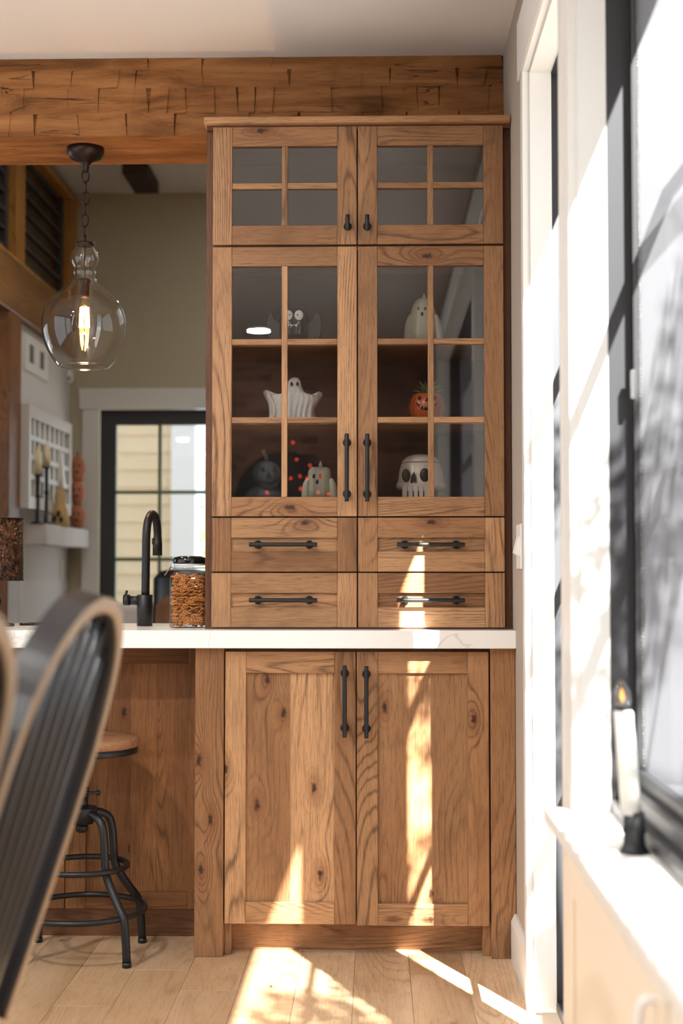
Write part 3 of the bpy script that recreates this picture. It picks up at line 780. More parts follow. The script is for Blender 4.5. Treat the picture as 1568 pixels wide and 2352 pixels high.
for y_, l_, r_ in rows_:
    a_, b_ = at(l_, y_, FYs), at(r_, y_, FYs); cxx = (a_.x + b_.x) / 2; hx = (b_.x - a_.x) / 2; z = a_.z - zb0 + s2; low = max(0.0, min(1.0, (y_ - 878) / 40)); ring = []
    dp = min(0.030, hx * 0.95)
    for i in range(96):
        t_ = 2 * PI * i / 96; xx = cxx + hx * math.cos(t_)
        fl_ = 1 + 0.13 * low * math.sin((xx - cxx) * 420 + (0.9 if xx > cxx else -0.9) * (y_ - 878) * 0.06)
        ring.append((xx, FYs + dp * fl_ * (abs(math.sin(t_)) ** 0.8) * (1 if math.sin(t_) > 0 else -1), z))
    rg = m.ring(ring)
    if last: m.bridge(last, rg)
    else: m.face(rg[::-1])
    last = rg
m.face(last)
m.build('body', WHITEC, gh)
for px in (669, 683): m = MB(); blob(m, px, 882, 2.9, 5.2, FYs - 0.0245, 0.006); m.build('eye', DARK, gh)

def ghost_candle(name, cx, base, label, pts, eyes, mouth, wick, Y, armr):
    c = at(cx, 900, Y); k = Y / FPX
    g = empty(name, (c.x, Y, base), label, 'candle', None)
    pr_ = [(w_ * k, max(base, zat(cx, y, Y))) for w_, y in pts]; pr_[0] = (pr_[0][0], base)
    m = MB().lathe([(r, z - base) for r, z in pr_], (c.x, Y, base), 40, sy=0.8, mod=lambda a, z: 1 + 0.035 * math.sin(a * 9) * (1 if z < (pr_[-1][1] - base) * 0.5 else 0.2))
    for s in (-1, 1):
        p = [(c.x + s * armr * k * 0.78, Y - 0.012, base + (pr_[-1][1] - base) * 0.62), (c.x + s * armr * k * 0.93, Y - 0.014, base + (pr_[-1][1] - base) * 0.42), (c.x + s * armr * k, Y - 0.012, base + 0.004)]
        m.tube(smoothpts(p, 5), [0.006, 0.007, 0.008, 0.009, 0.010, 0.011, 0.0115, 0.012, 0.012, 0.012, 0.012], 10)
    m.build('body', WAXC, g)
    z = pr_[-1][1]; zw = zat(cx, wick, Y)
    MB().lathe([(0.0055, 0), (0.0058, (zw - z) * 0.4), (0.003, (zw - z) * 0.75), (0.0006, zw - z)], (c.x + 0.003, Y, z - 0.002), 10).build('wick_tip', WAXC, g)
    def surf(px, py): 
        z = zat(px, py, Y); r = 0.03
        for (r0, a), (r1, b) in zip(pr_, pr_[1:]):
            if a <= z <= b: r = r0 + (r1 - r0) * (z - a) / max(1e-6, b - a)
        dx = (px - cx) * k; return Y - 0.8 * math.sqrt(max(1e-5, r * r - dx * dx))
    m = MB()
    for px, py, rx, rz in eyes + [mouth]: blob(m, px, py, rx, rz, surf(px, py) - 0.0003, 0.0022)
    m.build('face', DARK, g)
    return g
ghost_candle('ghost_candle', 972, s1, 'tall pale ghost candle with a narrow head on the top glazed shelf', [(38, 777), (36, 760), (33, 735), (29, 718), (24, 702), (20, 694), (13, 687), (5, 684)],
             [(961, 710, 3.2, 5), (976, 710, 3.2, 5)], (969, 722, 3.4, 6), 672, FYs, 36)
ghost_candle('ghost_candle', 734, sz0, 'small stout pale ghost candle beside the grey pumpkin figure', [(31, 1139), (30, 1120), (28, 1100), (27, 1085), (24, 1077), (18, 1073), (6, 1072)],
             [(721, 1094, 3.6, 5.5), (735, 1094, 3.6, 5.5)], (728, 1107, 3.6, 6), 1056, FYs, 33)

# jack-o-lantern planter with a spiky succulent
c = at(980, 950, FYs)
pp = empty('pumpkin_planter', (c.x, FYs, s2), 'orange jack-o-lantern planter with a spiky green succulent', 'planter')
ph = zat(980, 906, FYs) - s2
rb = lambda a, z: 1 - 0.06 * abs(math.sin(a * 5)) ** 0.5 * 0 - 0.05 * (abs(math.cos(a * 4.5)) > 0.97)
rib = lambda a, z: 0.94 + 0.06 * abs(math.cos((a + PI / 2) * 5)) ** 0.4
MB().lathe([(0.036, 0), (0.048, 0.012), (0.0545, ph * 0.45), (0.0545, ph * 0.6), (0.050, ph * 0.82), (0.044, ph * 0.96), (0.040, ph), (0.036, ph * 0.97), (0.034, ph * 0.8)], (c.x, FYs, s2), 60, sy=0.95, mod=rib).build('pot', ORANGE, pp)
m = MB(); yf = FYs - 0.0505
for px in (963, 998): blob(m, px, 914, 3.6, 4.8, yf + 0.006, 0.004)
q = at(980, 918, yf); m.prism([(q.x - 0.005, q.z - 0.004), (q.x + 0.005, q.z - 0.004), (q.x, q.z + 0.008)], yf - 0.003, yf + 0.006)
mo = [at(px, py, yf + 0.0009 * abs(px - 980) / 4) for px, py in ((956, 925), (962, 932), (970, 937), (980, 939), (990, 937), (998, 932), (1004, 925))]
m.tube(mo, [0.0012, 0.003, 0.0042, 0.0045, 0.0042, 0.003, 0.0012], 8)
m.build('face', DARK, pp)
m = MB()
for px, py in ((966, 934), (973, 937), (996, 933)): blob(m, px, py, 2.2, 1.8, yf - 0.003, 0.002)
m.build('teeth', WHITEC, pp)
rg = random.Random(5)
for i in range(30):
    a = rg.uniform(0, 2 * PI); el = rg.uniform(0.12, 1.25); L = rg.uniform(0.035, 0.062); d = V((math.cos(a) * math.cos(el), math.sin(a) * math.cos(el) * 0.7, math.sin(el)))
    p0 = V((c.x, FYs, s2 + ph - 0.004)); p1 = p0 + d * L * 0.55 + V((0, 0, 0.004)); p2 = p0 + d * L + V((0, 0, -0.004 * math.cos(el)))
    MB().tube([p0, p1, p2], [0.0035, 0.0045, 0.0006], 5).build('leaf', LEAF, pp)

# skull jar
c = at(965, 1130, FYs); kx = c.x
sk = empty('skull_jar', (kx, FYs, sz0), 'bone white ceramic skull jar with dark eye sockets and lid seam', 'jar')
hs = zat(965, 1043, FYs) - sz0; zl = zat(965, 1064, FYs) - sz0
m = MB()
m.lathe([(0.030, 0), (0.033, 0.010), (0.036, 0.022), (0.050, 0.026), (0.068, 0.029), (0.0745, 0.036), (0.0735, 0.044), (0.068, 0.054), (0.0665, 0.066), (0.065, 0.082), (0.0595, zl - 0.004), (0.0575, zl)], (kx + 0.002, FYs, sz0), 48, sy=0.80)
m.build('body', BONE, sk)
MB().lathe([(0.0575, zl + 0.0012), (0.0545, zl + 0.008), (0.044, hs * 0.93), (0.026, hs * 0.985), (0.006, hs)], (kx + 0.002, FYs, sz0), 48, sy=0.80).build('lid', BONE, sk)
m = MB(); yf = FYs - 0.056
blob(m, 932, 1092, 9.5, 15, yf + 0.003, 0.004); blob(m, 975, 1091, 11.5, 16, yf, 0.005)
q = [at(px, py, yf - 0.003) for px, py in ((950, 1083), (955, 1097), (956, 1109), (953, 1109), (950, 1105), (945, 1109), (942, 1108), (944, 1095))]
m.prism([(p.x, p.z) for p in q], yf - 0.0045, yf + 0.004)
for px in (936, 949, 961, 973): q = at(px, 1131, yf); m.box((q.x - 0.0013, FYs - 0.0605, sz0), (q.x + 0.0013, FYs - 0.03, q.z + 0.004))
m.build('sockets', DARK, sk)
m = MB()
for i in range(5):
    q = xat(929.5 + i * 12.4, 1131, yf); m.box((q - 0.0076, FYs - 0.0600, sz0), (q + 0.0076, FYs - 0.02, sz0 + 0.036))
m.build('teeth', BONE, sk, bev=0.002)

# grey felt jack-o-lantern figure
c = at(612, 1085, FYs); gx = c.x
gp_ = empty('pumpkin_figure', (gx, FYs, sz0), 'grey fuzzy jack-o-lantern headed figure with a crooked stem', 'figurine')
hd = zat(612, 1088, FYs)
MB().lathe([(0.052, 0), (0.060, 0.010), (0.052, 0.022), (0.040, 0.032), (0.022, 0.040)], (gx - 0.008, FYs, sz0), 28, sy=0.8).build('body', GREYP, gp_)
MB().ball((gx, FYs, hd), (0.044, 0.042, 0.040), 40, 16, fn=lambda a, t: 0.93 + 0.07 * abs(math.cos((a + PI / 2) * 5)) ** 0.5).build('head', GREYP, gp_)
MB().tube(smoothpts([(gx, FYs, hd + 0.034), (gx - 0.002, FYs, hd + 0.05), (gx - 0.008, FYs, hd + 0.062), (gx - 0.010, FYs, hd + 0.072)], 4), 0.007, 10).build('stem', GREYP, gp_)
m = MB(); yf = FYs - 0.0425
for tri in (((597, 1082), (609, 1082), (603, 1071)), ((625, 1082), (637, 1082), (631, 1072)), ((610, 1096), (623, 1096), (617, 1084))):
    q = [at(px, py, yf) for px, py in tri]; m.prism([(p.x, p.z) for p in q], yf - 0.002, yf + 0.014)
q = [at(px, py, yf) for px, py in ((590, 1100), (598, 1109), (604, 1108), (608, 1113), (617, 1111), (624, 1114), (630, 1107), (636, 1108), (643, 1099), (636, 1118), (624, 1124), (610, 1124), (598, 1117))]
m.prism([(p.x, p.z) for p in q], yf + 0.002, yf + 0.022)
m.build('face', DARK, gp_)

# ------------------------------------------------------------------ pretzel jar
JY = 4.192; jc = at(435, 1440, JY); jx = jc.x; jw = 0.0535; JT = CTZ1
jar = empty('storage_jar', (jx, JY, JT), 'square clip-top glass jar of small pretzels beside the hutch', 'jar')
def rsq(r, n=8, cr=0.014):
    pts = []
    for q in range(4):
        a0 = q * PI / 2; cx_, cy_ = (r - cr) * (1 if q in (0, 3) else -1), (r - cr) * (1 if q in (0, 1) else -1)
        for i in range(n): a = a0 + PI / 2 * i / (n - 1); pts.append((cx_ + cr * math.cos(a), cy_ + cr * math.sin(a)))
    return pts
m = MB(); last = None
hb = zat(435, 1318, JY) - JT; hn = zat(435, 1297, JY) - JT
for r, z, cr in ((jw - 0.004, 0.0, 0.014), (jw, 0.005, 0.014), (jw, hb - 0.006, 0.014), (jw - 0.003, hb, 0.020), (0.0455, hb + 0.006, 0.0450), (0.0445, hb + 0.010, 0.0440), (0.0470, hb + 0.014, 0.0465), (0.0455, hb + 0.018, 0.045), (0.0470, hn, 0.0465)):
    rg_ = m.ring([(jx + a, JY + b, JT + z) for a, b in rsq(r, 8, min(cr, r - 0.0005))])
    if last: m.bridge(last, rg_)
    else: m.face(rg_[::-1])
    last = rg_
m.build('glass_body', JARG, jar, recalc=True)
lid = MB().lathe([(0.0475, hn + 0.002), (0.0490, hn + 0.006), (0.0488, hn + 0.014), (0.046, hn + 0.021), (0.032, hn + 0.025), (0.004, hn + 0.026)], (jx, JY, JT), 40).build('lid', BLACKG, jar)
MB().lathe([(0.0468, hn - 0.002), (0.0482, hn), (0.0482, hn + 0.002)], (jx, JY, JT), 40).build('gasket', WHITEP, jar)
m = MB(); zb = JT + hb + 0.017
ringp = [(jx + 0.0475 * math.cos(a), JY + 0.0475 * math.sin(a), zb) for a in [2 * PI * i / 36 for i in range(36)]]
m.tube(ringp, 0.0011, 6, closed=True)
m.tube(smoothpts([(jx - 0.047, JY - 0.006, zb), (jx - 0.056, JY - 0.006, zb + 0.006), (jx - 0.052, JY - 0.006, zb + 0.016), (jx - 0.05, JY, zb + 0.028), (jx - 0.058, JY, zb + 0.034)], 4), 0.0011, 6)
m.tube(smoothpts([(jx - 0.054, JY - 0.008, zb + 0.006), (jx - 0.062, JY - 0.008, zb - 0.006), (jx - 0.070, JY - 0.008, zb - 0.017), (jx - 0.0735, JY - 0.004, zb - 0.021), (jx - 0.070, JY + 0.006, zb - 0.016), (jx - 0.056, JY + 0.006, zb + 0.004)], 4), 0.0016, 6)
m.build('wire_clip', STEEL, jar)
# pretzels, every one its own thing
m = MB(); pts = []
for i in range(33):
    t = -3.9 + 7.8 * i / 32; pts.append(((3.3 - 0.4 * t * t) * math.sin(t) * 0.0034, (2.5 - 0.3 * t * t) * math.cos(t) * 0.0034, 0.0008 * math.sin(3 * t)))
m.tube(pts, 0.0016, 5); pz = m.build('pretzel', PRETZ, None, origin=(0, 0, 0), recalc=True)
tag(pz, 'small brown pretzel twist in the clip-top glass jar', 'pretzel', 'pretzels in the glass jar')
rg = random.Random(11); npz = 0; first = True
hp = hb - 0.004
def addp(x, y, z, rx, ry, rz):
    global first, npz
    if first: o = pz; first = False
    else: o = pz.copy(); COL.objects.link(o)
    o.location = (x, y, z); o.rotation_euler = (rx, ry, rz); npz += 1
lay = 15
for j in range(lay):
    z = JT + 0.011 + (hp - 0.016) * j / (lay - 1)
    for i in range(7):         # against the front pane
        x = jx - 0.039 + 0.078 * (i + 0.5 * (j % 2)) / 6.5
        upright = rg.random() < 0.28
        addp(min(x + rg.uniform(-0.003, 0.003), jx + 0.040), JY - 0.044 + (0.0 if upright else 0.008) + rg.uniform(-0.001, 0.004), z + rg.uniform(-0.002, 0.002),
             (PI / 2 + rg.uniform(-0.4, 0.4)) if upright else rg.uniform(-0.6, 0.6), rg.uniform(-0.5, 0.5), rg.uniform(0, 6.28) if not upright else rg.uniform(-0.3, 0.3))
    for i in range(5):         # left and right panes
        addp(jx + (-0.040 if i < 3 else 0.038) + rg.uniform(-0.003, 0.002), JY - 0.024 + 0.026 * (i % 3) + rg.uniform(-0.004, 0.004), z, rg.uniform(-0.7, 0.7), rg.uniform(-0.7, 0.7), rg.uniform(0, 6.28))
    for i in range(6):         # core
        addp(jx + rg.uniform(-0.028, 0.028), JY - 0.018 + rg.uniform(-0.01, 0.05), z + rg.uniform(-0.003, 0.003), rg.uniform(-0.6, 0.6), rg.uniform(-0.6, 0.6), rg.uniform(0, 6.28))

# ------------------------------------------------------------------ faucet
fc = at(332, 1439, 4.30); fx, fy = fc.x, 4.30
fa = empty('faucet', (fx, fy, CTZ1), 'matte black gooseneck kitchen faucet with side lever', 'faucet')
fz = lambda py, Y=4.30: zat(332, py, Y)
MB().lathe([(0.0235, 0), (0.0235, fz(1366) - CTZ1)], (fx, fy, CTZ1), 28).build('body', BLACK, fa, bev=0.001)
top = fz(1181, 4.36)
nk = smoothpts([(fx + 0.002, fy, fz(1368)), (fx + 0.003, fy, (fz(1368) + top) / 2), (fx + 0.004, fy, top - 0.06), (fx + 0.007, fy + 0.012, top - 0.022), (fx + 0.013, fy + 0.045, top), (fx + 0.019, fy + 0.085, top - 0.012), (fx + 0.021, fy + 0.105, top - 0.045), (fx + 0.021, fy + 0.108, top - 0.075)], 6)
MB().tube(nk, 0.0125, 14).build('neck', BLACK, fa)
sh = MB().lathe([(0.0150, zat(349, 1276, 4.41)), (0.0148, zat(349, 1250, 4.41)), (0.0132, top - 0.07)], (fx + 0.021, fy + 0.108, 0), 20).build('spray_head', BLACK, fa)
q = at(354, 1242, 4.40); MB().prism([(q.x - 0.006, q.z - 0.012), (q.x + 0.002, q.z - 0.010), (q.x + 0.003, q.z - 0.002), (q.x + 0.008, q.z + 0.001), (q.x + 0.002, q.z + 0.006), (q.x - 0.006, q.z + 0.008)], 4.395, 4.408).build('spray_button', BLACK, fa)
zl_ = fz(1379)
MB().tube([(fx - 0.01, fy, zl_), (fx - 0.047, fy, zl_)], 0.0135, 18).build('side_arm', BLACK, fa)
MB().tube([(fx - 0.046, fy, zl_ + 0.001), (fx - 0.064, fy, zl_ + 0.001)], 0.0165, 18).build('lever_hub', BLACK, fa)
MB().tube([(fx - 0.060, fy, zl_ + 0.01), (fx - 0.054, fy, zl_ + 0.030)], 0.004, 8).build('lever', BLACK, fa)

# ------------------------------------------------------------------ table lamp and mat on the worktop
lx = xat(-8, 1260, 4.26); ly = 4.26
la = empty('table_lamp', (lx, ly, CTZ1), 'table lamp with a dark hammered bronze drum shade', 'lamp')
z0_, z1_ = zat(20, 1333, ly), zat(20, 1191, ly)
MB().lathe([(0.080, 0), (0.080, z1_ - z0_), (0.0775, z1_ - z0_), (0.0775, 0)], (lx, ly, z0_), 48, cap0=False, cap1=False).build('lamp_shade', HAMMER, la)
for z in (z0_, z1_): MB().tube([(lx + 0.0805 * math.cos(2 * PI * i / 48), ly + 0.0805 * math.sin(2 * PI * i / 48), z) for i in range(48)], 0.0016, 6, closed=True).build('shade_rim', BLACK, la)
MB().lathe([(0.055, 0), (0.055, 0.008), (0.014, 0.02), (0.011, 0.06), (0.017, 0.075), (0.011, 0.09), (0.010, z1_ - CTZ1 - 0.03)], (lx, ly, CTZ1), 24).build('stem', BRONZE, la)
# a woven mat with ragged edge
mx0, mx1 = xat(58, 1435, 4.4), xat(140, 1435, 4.4)
mt = empty('placemat', ((mx0 + mx1) / 2, 4.40, CTZ1), 'dark woven placemat with a ragged fringe on the white worktop', 'placemat')
B('weave', (mx0, 4.33, CTZ1), (mx1, 4.47, CTZ1 + 0.005), WEAVE, mt, bev=0.001)
m = MB(); rg = random.Random(2)
for i in range(26):
    x = mx0 + (mx1 - mx0) * i / 25; m.tube([(x, 4.333, CTZ1 + 0.003), (x + rg.uniform(-0.003, 0.003), 4.326, CTZ1 + 0.006), (x + rg.uniform(-0.004, 0.004), 4.320, CTZ1 + rg.uniform(0.003, 0.009))], 0.0018, 5)
m.build('fringe', BLACK, mt)

# ------------------------------------------------------------------ pendant light
PYY = 4.42; pc = at(194, 700, PYY); pxx = pc.x; pk = PYY / FPX
pe = empty('pendant_light', (pxx, PYY, BZ), 'clear glass bell pendant with amber bulb hanging by a dark chain from the beam', 'pendant light')
zp = lambda py: zat(194, py, PYY)
MB().lathe([(0.006, zp(396)), (0.010, zp(390)), (0.012, zp(380)), (0.022, zp(372)), (0.048, zp(364)), (0.058, zp(352)), (0.058, BZ + 0.004)], (pxx, PYY, 0), 36).build('canopy', BRONZE, pe)
lk = MB(); n = 20
ptsl = [(0.009 * math.cos(a) if True else 0, 0, 0.022 * math.sin(a) if abs(math.sin(a)) < 2 else 0) for a in [2 * PI * i / n for i in range(n)]]
lk.tube([(x_ * 1.2, 0, z_) for x_, _, z_ in ptsl], 0.0030, 8, closed=True)
zt, zb_ = zp(392), zp(545); nl = 6; link0 = lk.build('chain_link', BRONZE, pe, origin=(0, 0, 0))
for i in range(nl):
    z = zt - 0.018 - (zt - zb_ - 0.036) * i / (nl - 1)
    o = link0 if i == 0 else copy_of(link0, pe, (0, 0, 0))
    place(o, pe, (pxx + 0.002 * math.sin(i), PYY, z)); o.rotation_euler = (0, 0.06 * (-1) ** i, (0.35 if i % 2 == 0 else PI / 2 + 0.25)); o.scale = (1, 1, 0.95 if i % 2 == 0 else 0.8)
MB().tube([(pxx, PYY, zp(540)), (pxx, PYY, zp(560))], 0.0045, 10).build('stem', BRONZE, pe)
MB().lathe([(0.0285, zp(565)), (0.0295, zp(561)), (0.0285, zp(558)), (0.006, zp(557))], (pxx, PYY, 0), 30).build('cap', BRONZE, pe)
pr_ = [(57, 843), (66, 834), (83, 808), (94, 778), (98, 748), (96, 725), (88, 703), (74, 685), (54, 668), (36, 653), (28, 643), (25, 634), (27, 626), (25, 620), (25, 615), (30, 606), (32.5, 595), (31, 584), (25, 573), (21, 567), (21, 562)]
sm = smoothpts([(a * pk, 0, zp(b)) for a, b in pr_], 4)
m = MB().lathe([(p.x, p.z) for p in sm], (pxx, PYY, 0), 64, cap0=False, cap1=False)
rr0 = sm[0]; m.tube([(pxx + (rr0.x - 0.002) * math.cos(2 * PI * i / 48), PYY + (rr0.x - 0.002) * math.sin(2 * PI * i / 48), rr0.z + 0.001) for i in range(48)], 0.0028, 8, closed=True)
m.build('glass_shade', CLEAR, pe, recalc=False)
MB().tube([(pxx, PYY, zp(562)), (pxx, PYY, zp(642))], 0.003, 8).build('cord', BRONZE, pe)
MB().lathe([(0.0125, zp(684)), (0.0145, zp(678)), (0.0155, zp(650)), (0.019, zp(646)), (0.019, zp(642)), (0.004, zp(639))], (pxx, PYY, 0), 24).build('socket', BRONZE, pe)
bl = MB().lathe([(0.002, zp(768)), (0.012, zp(765)), (0.024, zp(752)), (0.0285, zp(738)), (0.026, zp(722)), (0.017, zp(700)), (0.0125, zp(686))], (pxx, PYY, 0), 30, cap1=False).build('bulb', AMBER, pe)
m = MB()
for i in range(6):
    a = 2 * PI * i / 6; m.tube([(pxx + 0.011 * math.cos(a), PYY + 0.011 * math.sin(a), zp(706)), (pxx + 0.014 * math.cos(a + 0.4), PYY + 0.014 * math.sin(a + 0.4), zp(752))], 0.0030, 6)
m.build('filament', FILAM, bl)
pl_ = bpy.data.lights.new('pendant_glow', 'POINT'); pl_.energy = 6; pl_.color = (1, 0.68, 0.36); pl_.shadow_soft_size = 0.02
plo = bpy.data.objects.new('pendant_glow', pl_); COL.objects.link(plo); plo.parent = pe; plo.location = V((pxx, PYY, zp(775))) - WL[pe.name]

# ------------------------------------------------------------------ bar stool
sc = V((xat(185, 2190, 4.03), 4.035, 0)); sx, sy = sc.x, sc.y
stl = empty('bar_stool', sc, 'industrial bar stool with round wooden seat and black screw base', 'stool')
zs = lambda py: zat(187, py, sy)
sk_ = sy / FPX
zt = zs(1692)
MB().lathe([(0.155, zt - 0.028), (0.161, zt - 0.022), (0.161, zt - 0.006), (0.157, zt), (0.10, zt + 0.0005)], (sx, sy, 0), 56).build('seat', SEATW, stl)
MB().lathe([(0.150, zt - 0.046), (0.156, zt - 0.045), (0.156, zt - 0.027), (0.150, zt - 0.027)], (sx, sy, 0), 56).build('seat_rim', BLACK, stl)
m = MB(); z = zt - 0.046; pf = []
zz = zs(1812)
while zz < z: pf += [(0.0088, zz), (0.0105, zz + 0.0018)]; zz += 0.0036
m.lathe(pf, (sx, sy, 0), 18).build('screw', BLACK, stl)
MB().lathe([(0.0185, zs(1832)), (0.0185, zs(1808))], (sx, sy, 0), 20).build('collar', BLACK, stl, bev=0.002)
m = MB(); zh = zs(1820); m.tube([(sx - 0.045, sy - 0.004, zh), (sx + 0.047, sy - 0.01, zh)], 0.0042, 8)
for s in (-1, 1): m.ball((sx + s * 0.047, sy - 0.007, zh), 0.0075, 12, 8)
m.build('tee_handle', BLACK, stl)
MB().lathe([(0.0165, zs(1858)), (0.0165, zs(1832))], (sx, sy, 0), 20).build('sleeve', BLACK, stl)
MB().lathe([(0.032, zs(1891)), (0.036, zs(1880)), (0.0425, zs(1872)), (0.0425, zs(1856)), (0.040, zs(1853))], (sx, sy, 0), 28).build('hub', BLACK, stl)
MB().lathe([(0.010, zs(1912)), (0.017, zs(1908)), (0.017, zs(1890))], (sx, sy, 0), 18).build('nut', BLACK, stl)
for ax, ay in ((-1, -1), (1, -1), (1, 1), (-1, 1)):
    d = V((ax * 0.152, ay * 0.130, 0)); L = d.length; d.normalize()
    pts = smoothpts([sc + d * r + V((0, 0, zs(py))) for r, py in ((0.030, 1868), (0.060, 1870), (0.088, 1885), (0.100, 1920), (0.106, 1985), (0.122, 2015), (0.160, 2058), (0.185, 2085), (0.193, 2115))] + [sc + d * 0.200 + V((0, 0, 0.012))], 4)
    lg = MB().tube(pts, 0.0115, 12).build('leg', BLACK, stl)
    e = sc + d * 0.200; MB().lathe([(0.0125, 0), (0.0125, 0.014)], e, 14).build('foot_cap', BLACK, lg)
for py, r in ((1988, 0.128), (2087, 0.178)):
    MB().tube([(sx + r * math.cos(2 * PI * i / 56), sy + r * math.sin(2 * PI * i / 56), zs(py)) for i in range(56)], 0.0082, 10, closed=True).build('footrest_ring', BLACK, stl)

# ------------------------------------------------------------------ windsor chairs and table (foreground)
def make_chair(label):
    """built facing -X at the origin, turned into place afterwards"""
    r = empty('dining_chair', (0, 0, 0), label, 'chair')
    sz = 0.44
    # saddle seat
    m = MB(); N = 36; rows_ = []
    def outline(a): 
        c_, s_ = math.cos(a), math.sin(a)
        return 0.205 * (abs(c_) ** 0.8) * (1 if c_ > 0 else -1), 0.215 * (abs(s_) ** 0.75) * (1 if s_ > 0 else -1)
    for f_, z in ((0.86, sz - 0.038), (0.98, sz - 0.026), (1.0, sz - 0.010), (0.97, sz), (0.7, sz - 0.006), (0.35, sz - 0.012), (0.02, sz - 0.012)):
        rows_.append(m.ring([(outline(2 * PI * i / N)[0] * f_, outline(2 * PI * i / N)[1] * f_, z) for i in range(N)]))
    m.face(rows_[0][::-1]); [m.bridge(a, b) for a, b in zip(rows_, rows_[1:])]; m.face(rows_[-1])
    m.build('seat', CHAIRB, r)
    bx = 0.165; rec = math.radians(17.0)
    back = lambda y, s: V((bx + s * math.sin(rec), y, sz + s * math.cos(rec) - 0.005))
    ctrl = [(-0.180, 0.0), (-0.205, 0.16), (-0.222, 0.32), (-0.218, 0.44), (-0.180, 0.545), (-0.10, 0.607), (0, 0.625), (0.10, 0.607), (0.180, 0.545), (0.218, 0.44), (0.222, 0.32), (0.205, 0.16), (0.180, 0.0)]
    P2 = smoothpts([(a * 1.08, b * 1.01, 0) for a, b in ctrl], 6)
    m = MB(); rings = []; nv = V((math.cos(rec), 0, -math.sin(rec)))
    hw, ht_ = 0.0105, 0.0225
    for i, p in enumerate(P2):
        tg = (P2[min(i + 1, len(P2) - 1)] - P2[max(i - 1, 0)]).normalized(); inn = V((-tg.y, tg.x, 0))      # towards outside of hoop
        if inn.dot(V((p.x, p.y - 0.3, 0))) < 0: inn = -inn
        o_ = lambda a, b: back(p.x + inn.x * a, p.y + inn.y * a) + nv * b
        rings.append(m.ring([o_(hw, -ht_ * 0.9), o_(hw, ht_ * 0.88), o_(hw * 0.75, ht_), o_(-hw * 0.75, ht_), o_(-hw, ht_ * 0.88), o_(-hw, -ht_ * 0.9), o_(0, -ht_)]))
    for a, b in zip(rings, rings[1:]):
        n_ = len(a)
        for q in range(n_): m.face((a[q], a[(q + 1) % n_], b[(q + 1) % n_], b[q]), q not in (0,), 1 if q in (1, 2, 3) else 0)
    m.face(rings[0][::-1]); m.face(rings[-1])
    m.build('bow', [CHAIRB, WORN], r)
    import bisect
    half = [p for p in P2]
    def top(y):
        best = max((p.y for p in half if abs(p.x - y) < 0.014), default=0.6); return best
    for i in range(7):
        t = (i - 3) / 3.1; y0 = t * 0.135; y1 = t * 0.186; s1_ = top(y1)
        pts = [back(y0 + (y1 - y0) * q, s1_ * q) for q in (0, 0.2, 0.45, 0.75, 1.0)]
        MB().tube(pts, [0.0065, 0.0080, 0.0092, 0.0075, 0.0060], 10).build('spindle', CHAIRB, r)
    for ax in (-1, 1):
        for ay in (-1, 1):
            a = V((ax * 0.13, ay * 0.14, sz - 0.03)); b = V((ax * 0.20, ay * 0.205, 0))
            MB().tube([a.lerp(b, q) for q in (0, 0.2, 0.4, 0.6, 0.8, 1)], [0.012, 0.016, 0.018, 0.016, 0.0135, 0.011], 12).build('leg', CHAIRB, r)
    for ay in (-1, 1):
        MB().tube([(-0.167, ay * 0.174, 0.20), (0, ay * 0.174, 0.20), (0.167, ay * 0.174, 0.20)], [0.008, 0.012, 0.008], 10).build('stretcher', CHAIRB, r)
    MB().tube([(0, -0.174, 0.20), (0, 0, 0.20), (0, 0.174, 0.20)], [0.008, 0.012, 0.008], 10).build('stretcher', CHAIRB, r)
    return r
def copy_tree(o, parent=None):
    c_ = o.copy(); COL.objects.link(c_); c_.parent = parent
    for ch in list(o.children): copy_tree(ch, c_)
    return c_
ch1 = make_chair('black bow-back spindle dining chair standing in front of the bar stool')
ch2 = copy_tree(ch1); ch2['label'] = 'black bow-back spindle dining chair farther from the bar stool'
ch1.location = (-0.728, 1.895, 0); ch1.rotation_euler = (0, 0, math.radians(-2))
ch2.location = (-0.735, 1.31, 0); ch2.rotation_euler = (0, 0, math.radians(-2))

tb = empty('dining_table', (-1.35, 1.5, 0), 'wooden dining table with a thick top behind the black chairs', 'table')
for i in range(6): B('top_board', (-1.90 + i * 0.2, 0.2, 0.715), (-1.90 + (i + 1) * 0.2 - 0.001, 2.62, 0.748), OAK, tb, bev=0.002)
for x_ in (-1.85, -0.80):
    for y_ in (0.28, 2.50): B('leg', (x_, y_, 0), (x_ + 0.08, y_ + 0.08, 0.714), POSTW, tb, bev=0.004)
B('apron', (-1.80, 0.33, 0.63), (-0.74, 0.36, 0.714), OAKX, tb); B('apron', (-1.80, 2.53, 0.63), (-0.74, 2.56, 0.714), OAKX, tb)

# ------------------------------------------------------------------ far room
# door
d1 = bpy.data.objects.new('door_1', None); COL.objects.link(d1); d1['kind'] = 'structure'; place(d1, None, ((DX0 + DX1) / 2, FY, 0))
sw = xat(265, 1100, FY) - DX0; gx0, gx1 = DX0 + sw, DX1 - sw - 0.0; gz1 = zat(300, 975, FY); gz0 = 0.26
B('stile', (DX0, FY + 0.02, 0), (gx0, FY + 0.065, DZ1), BLACKF, d1); B('stile', (gx1, FY + 0.02, 0), (DX1, FY + 0.065, DZ1), BLACKF, d1)
B('rail', (gx0, FY + 0.02, gz1), (gx1, FY + 0.065, DZ1), BLACKF, d1); B('rail', (gx0, FY + 0.02, 0), (gx1, FY + 0.065, gz0), BLACKF, d1)
mxs = xat(365, 1100, FY); rowz = [zat(300, 1130, FY), zat(300, 1285, FY)]; rowz.append(rowz[1] - (rowz[0] - rowz[1])); 
MUNT = plain('green_grey_muntin', srgb(110, 124, 92), 0.6)
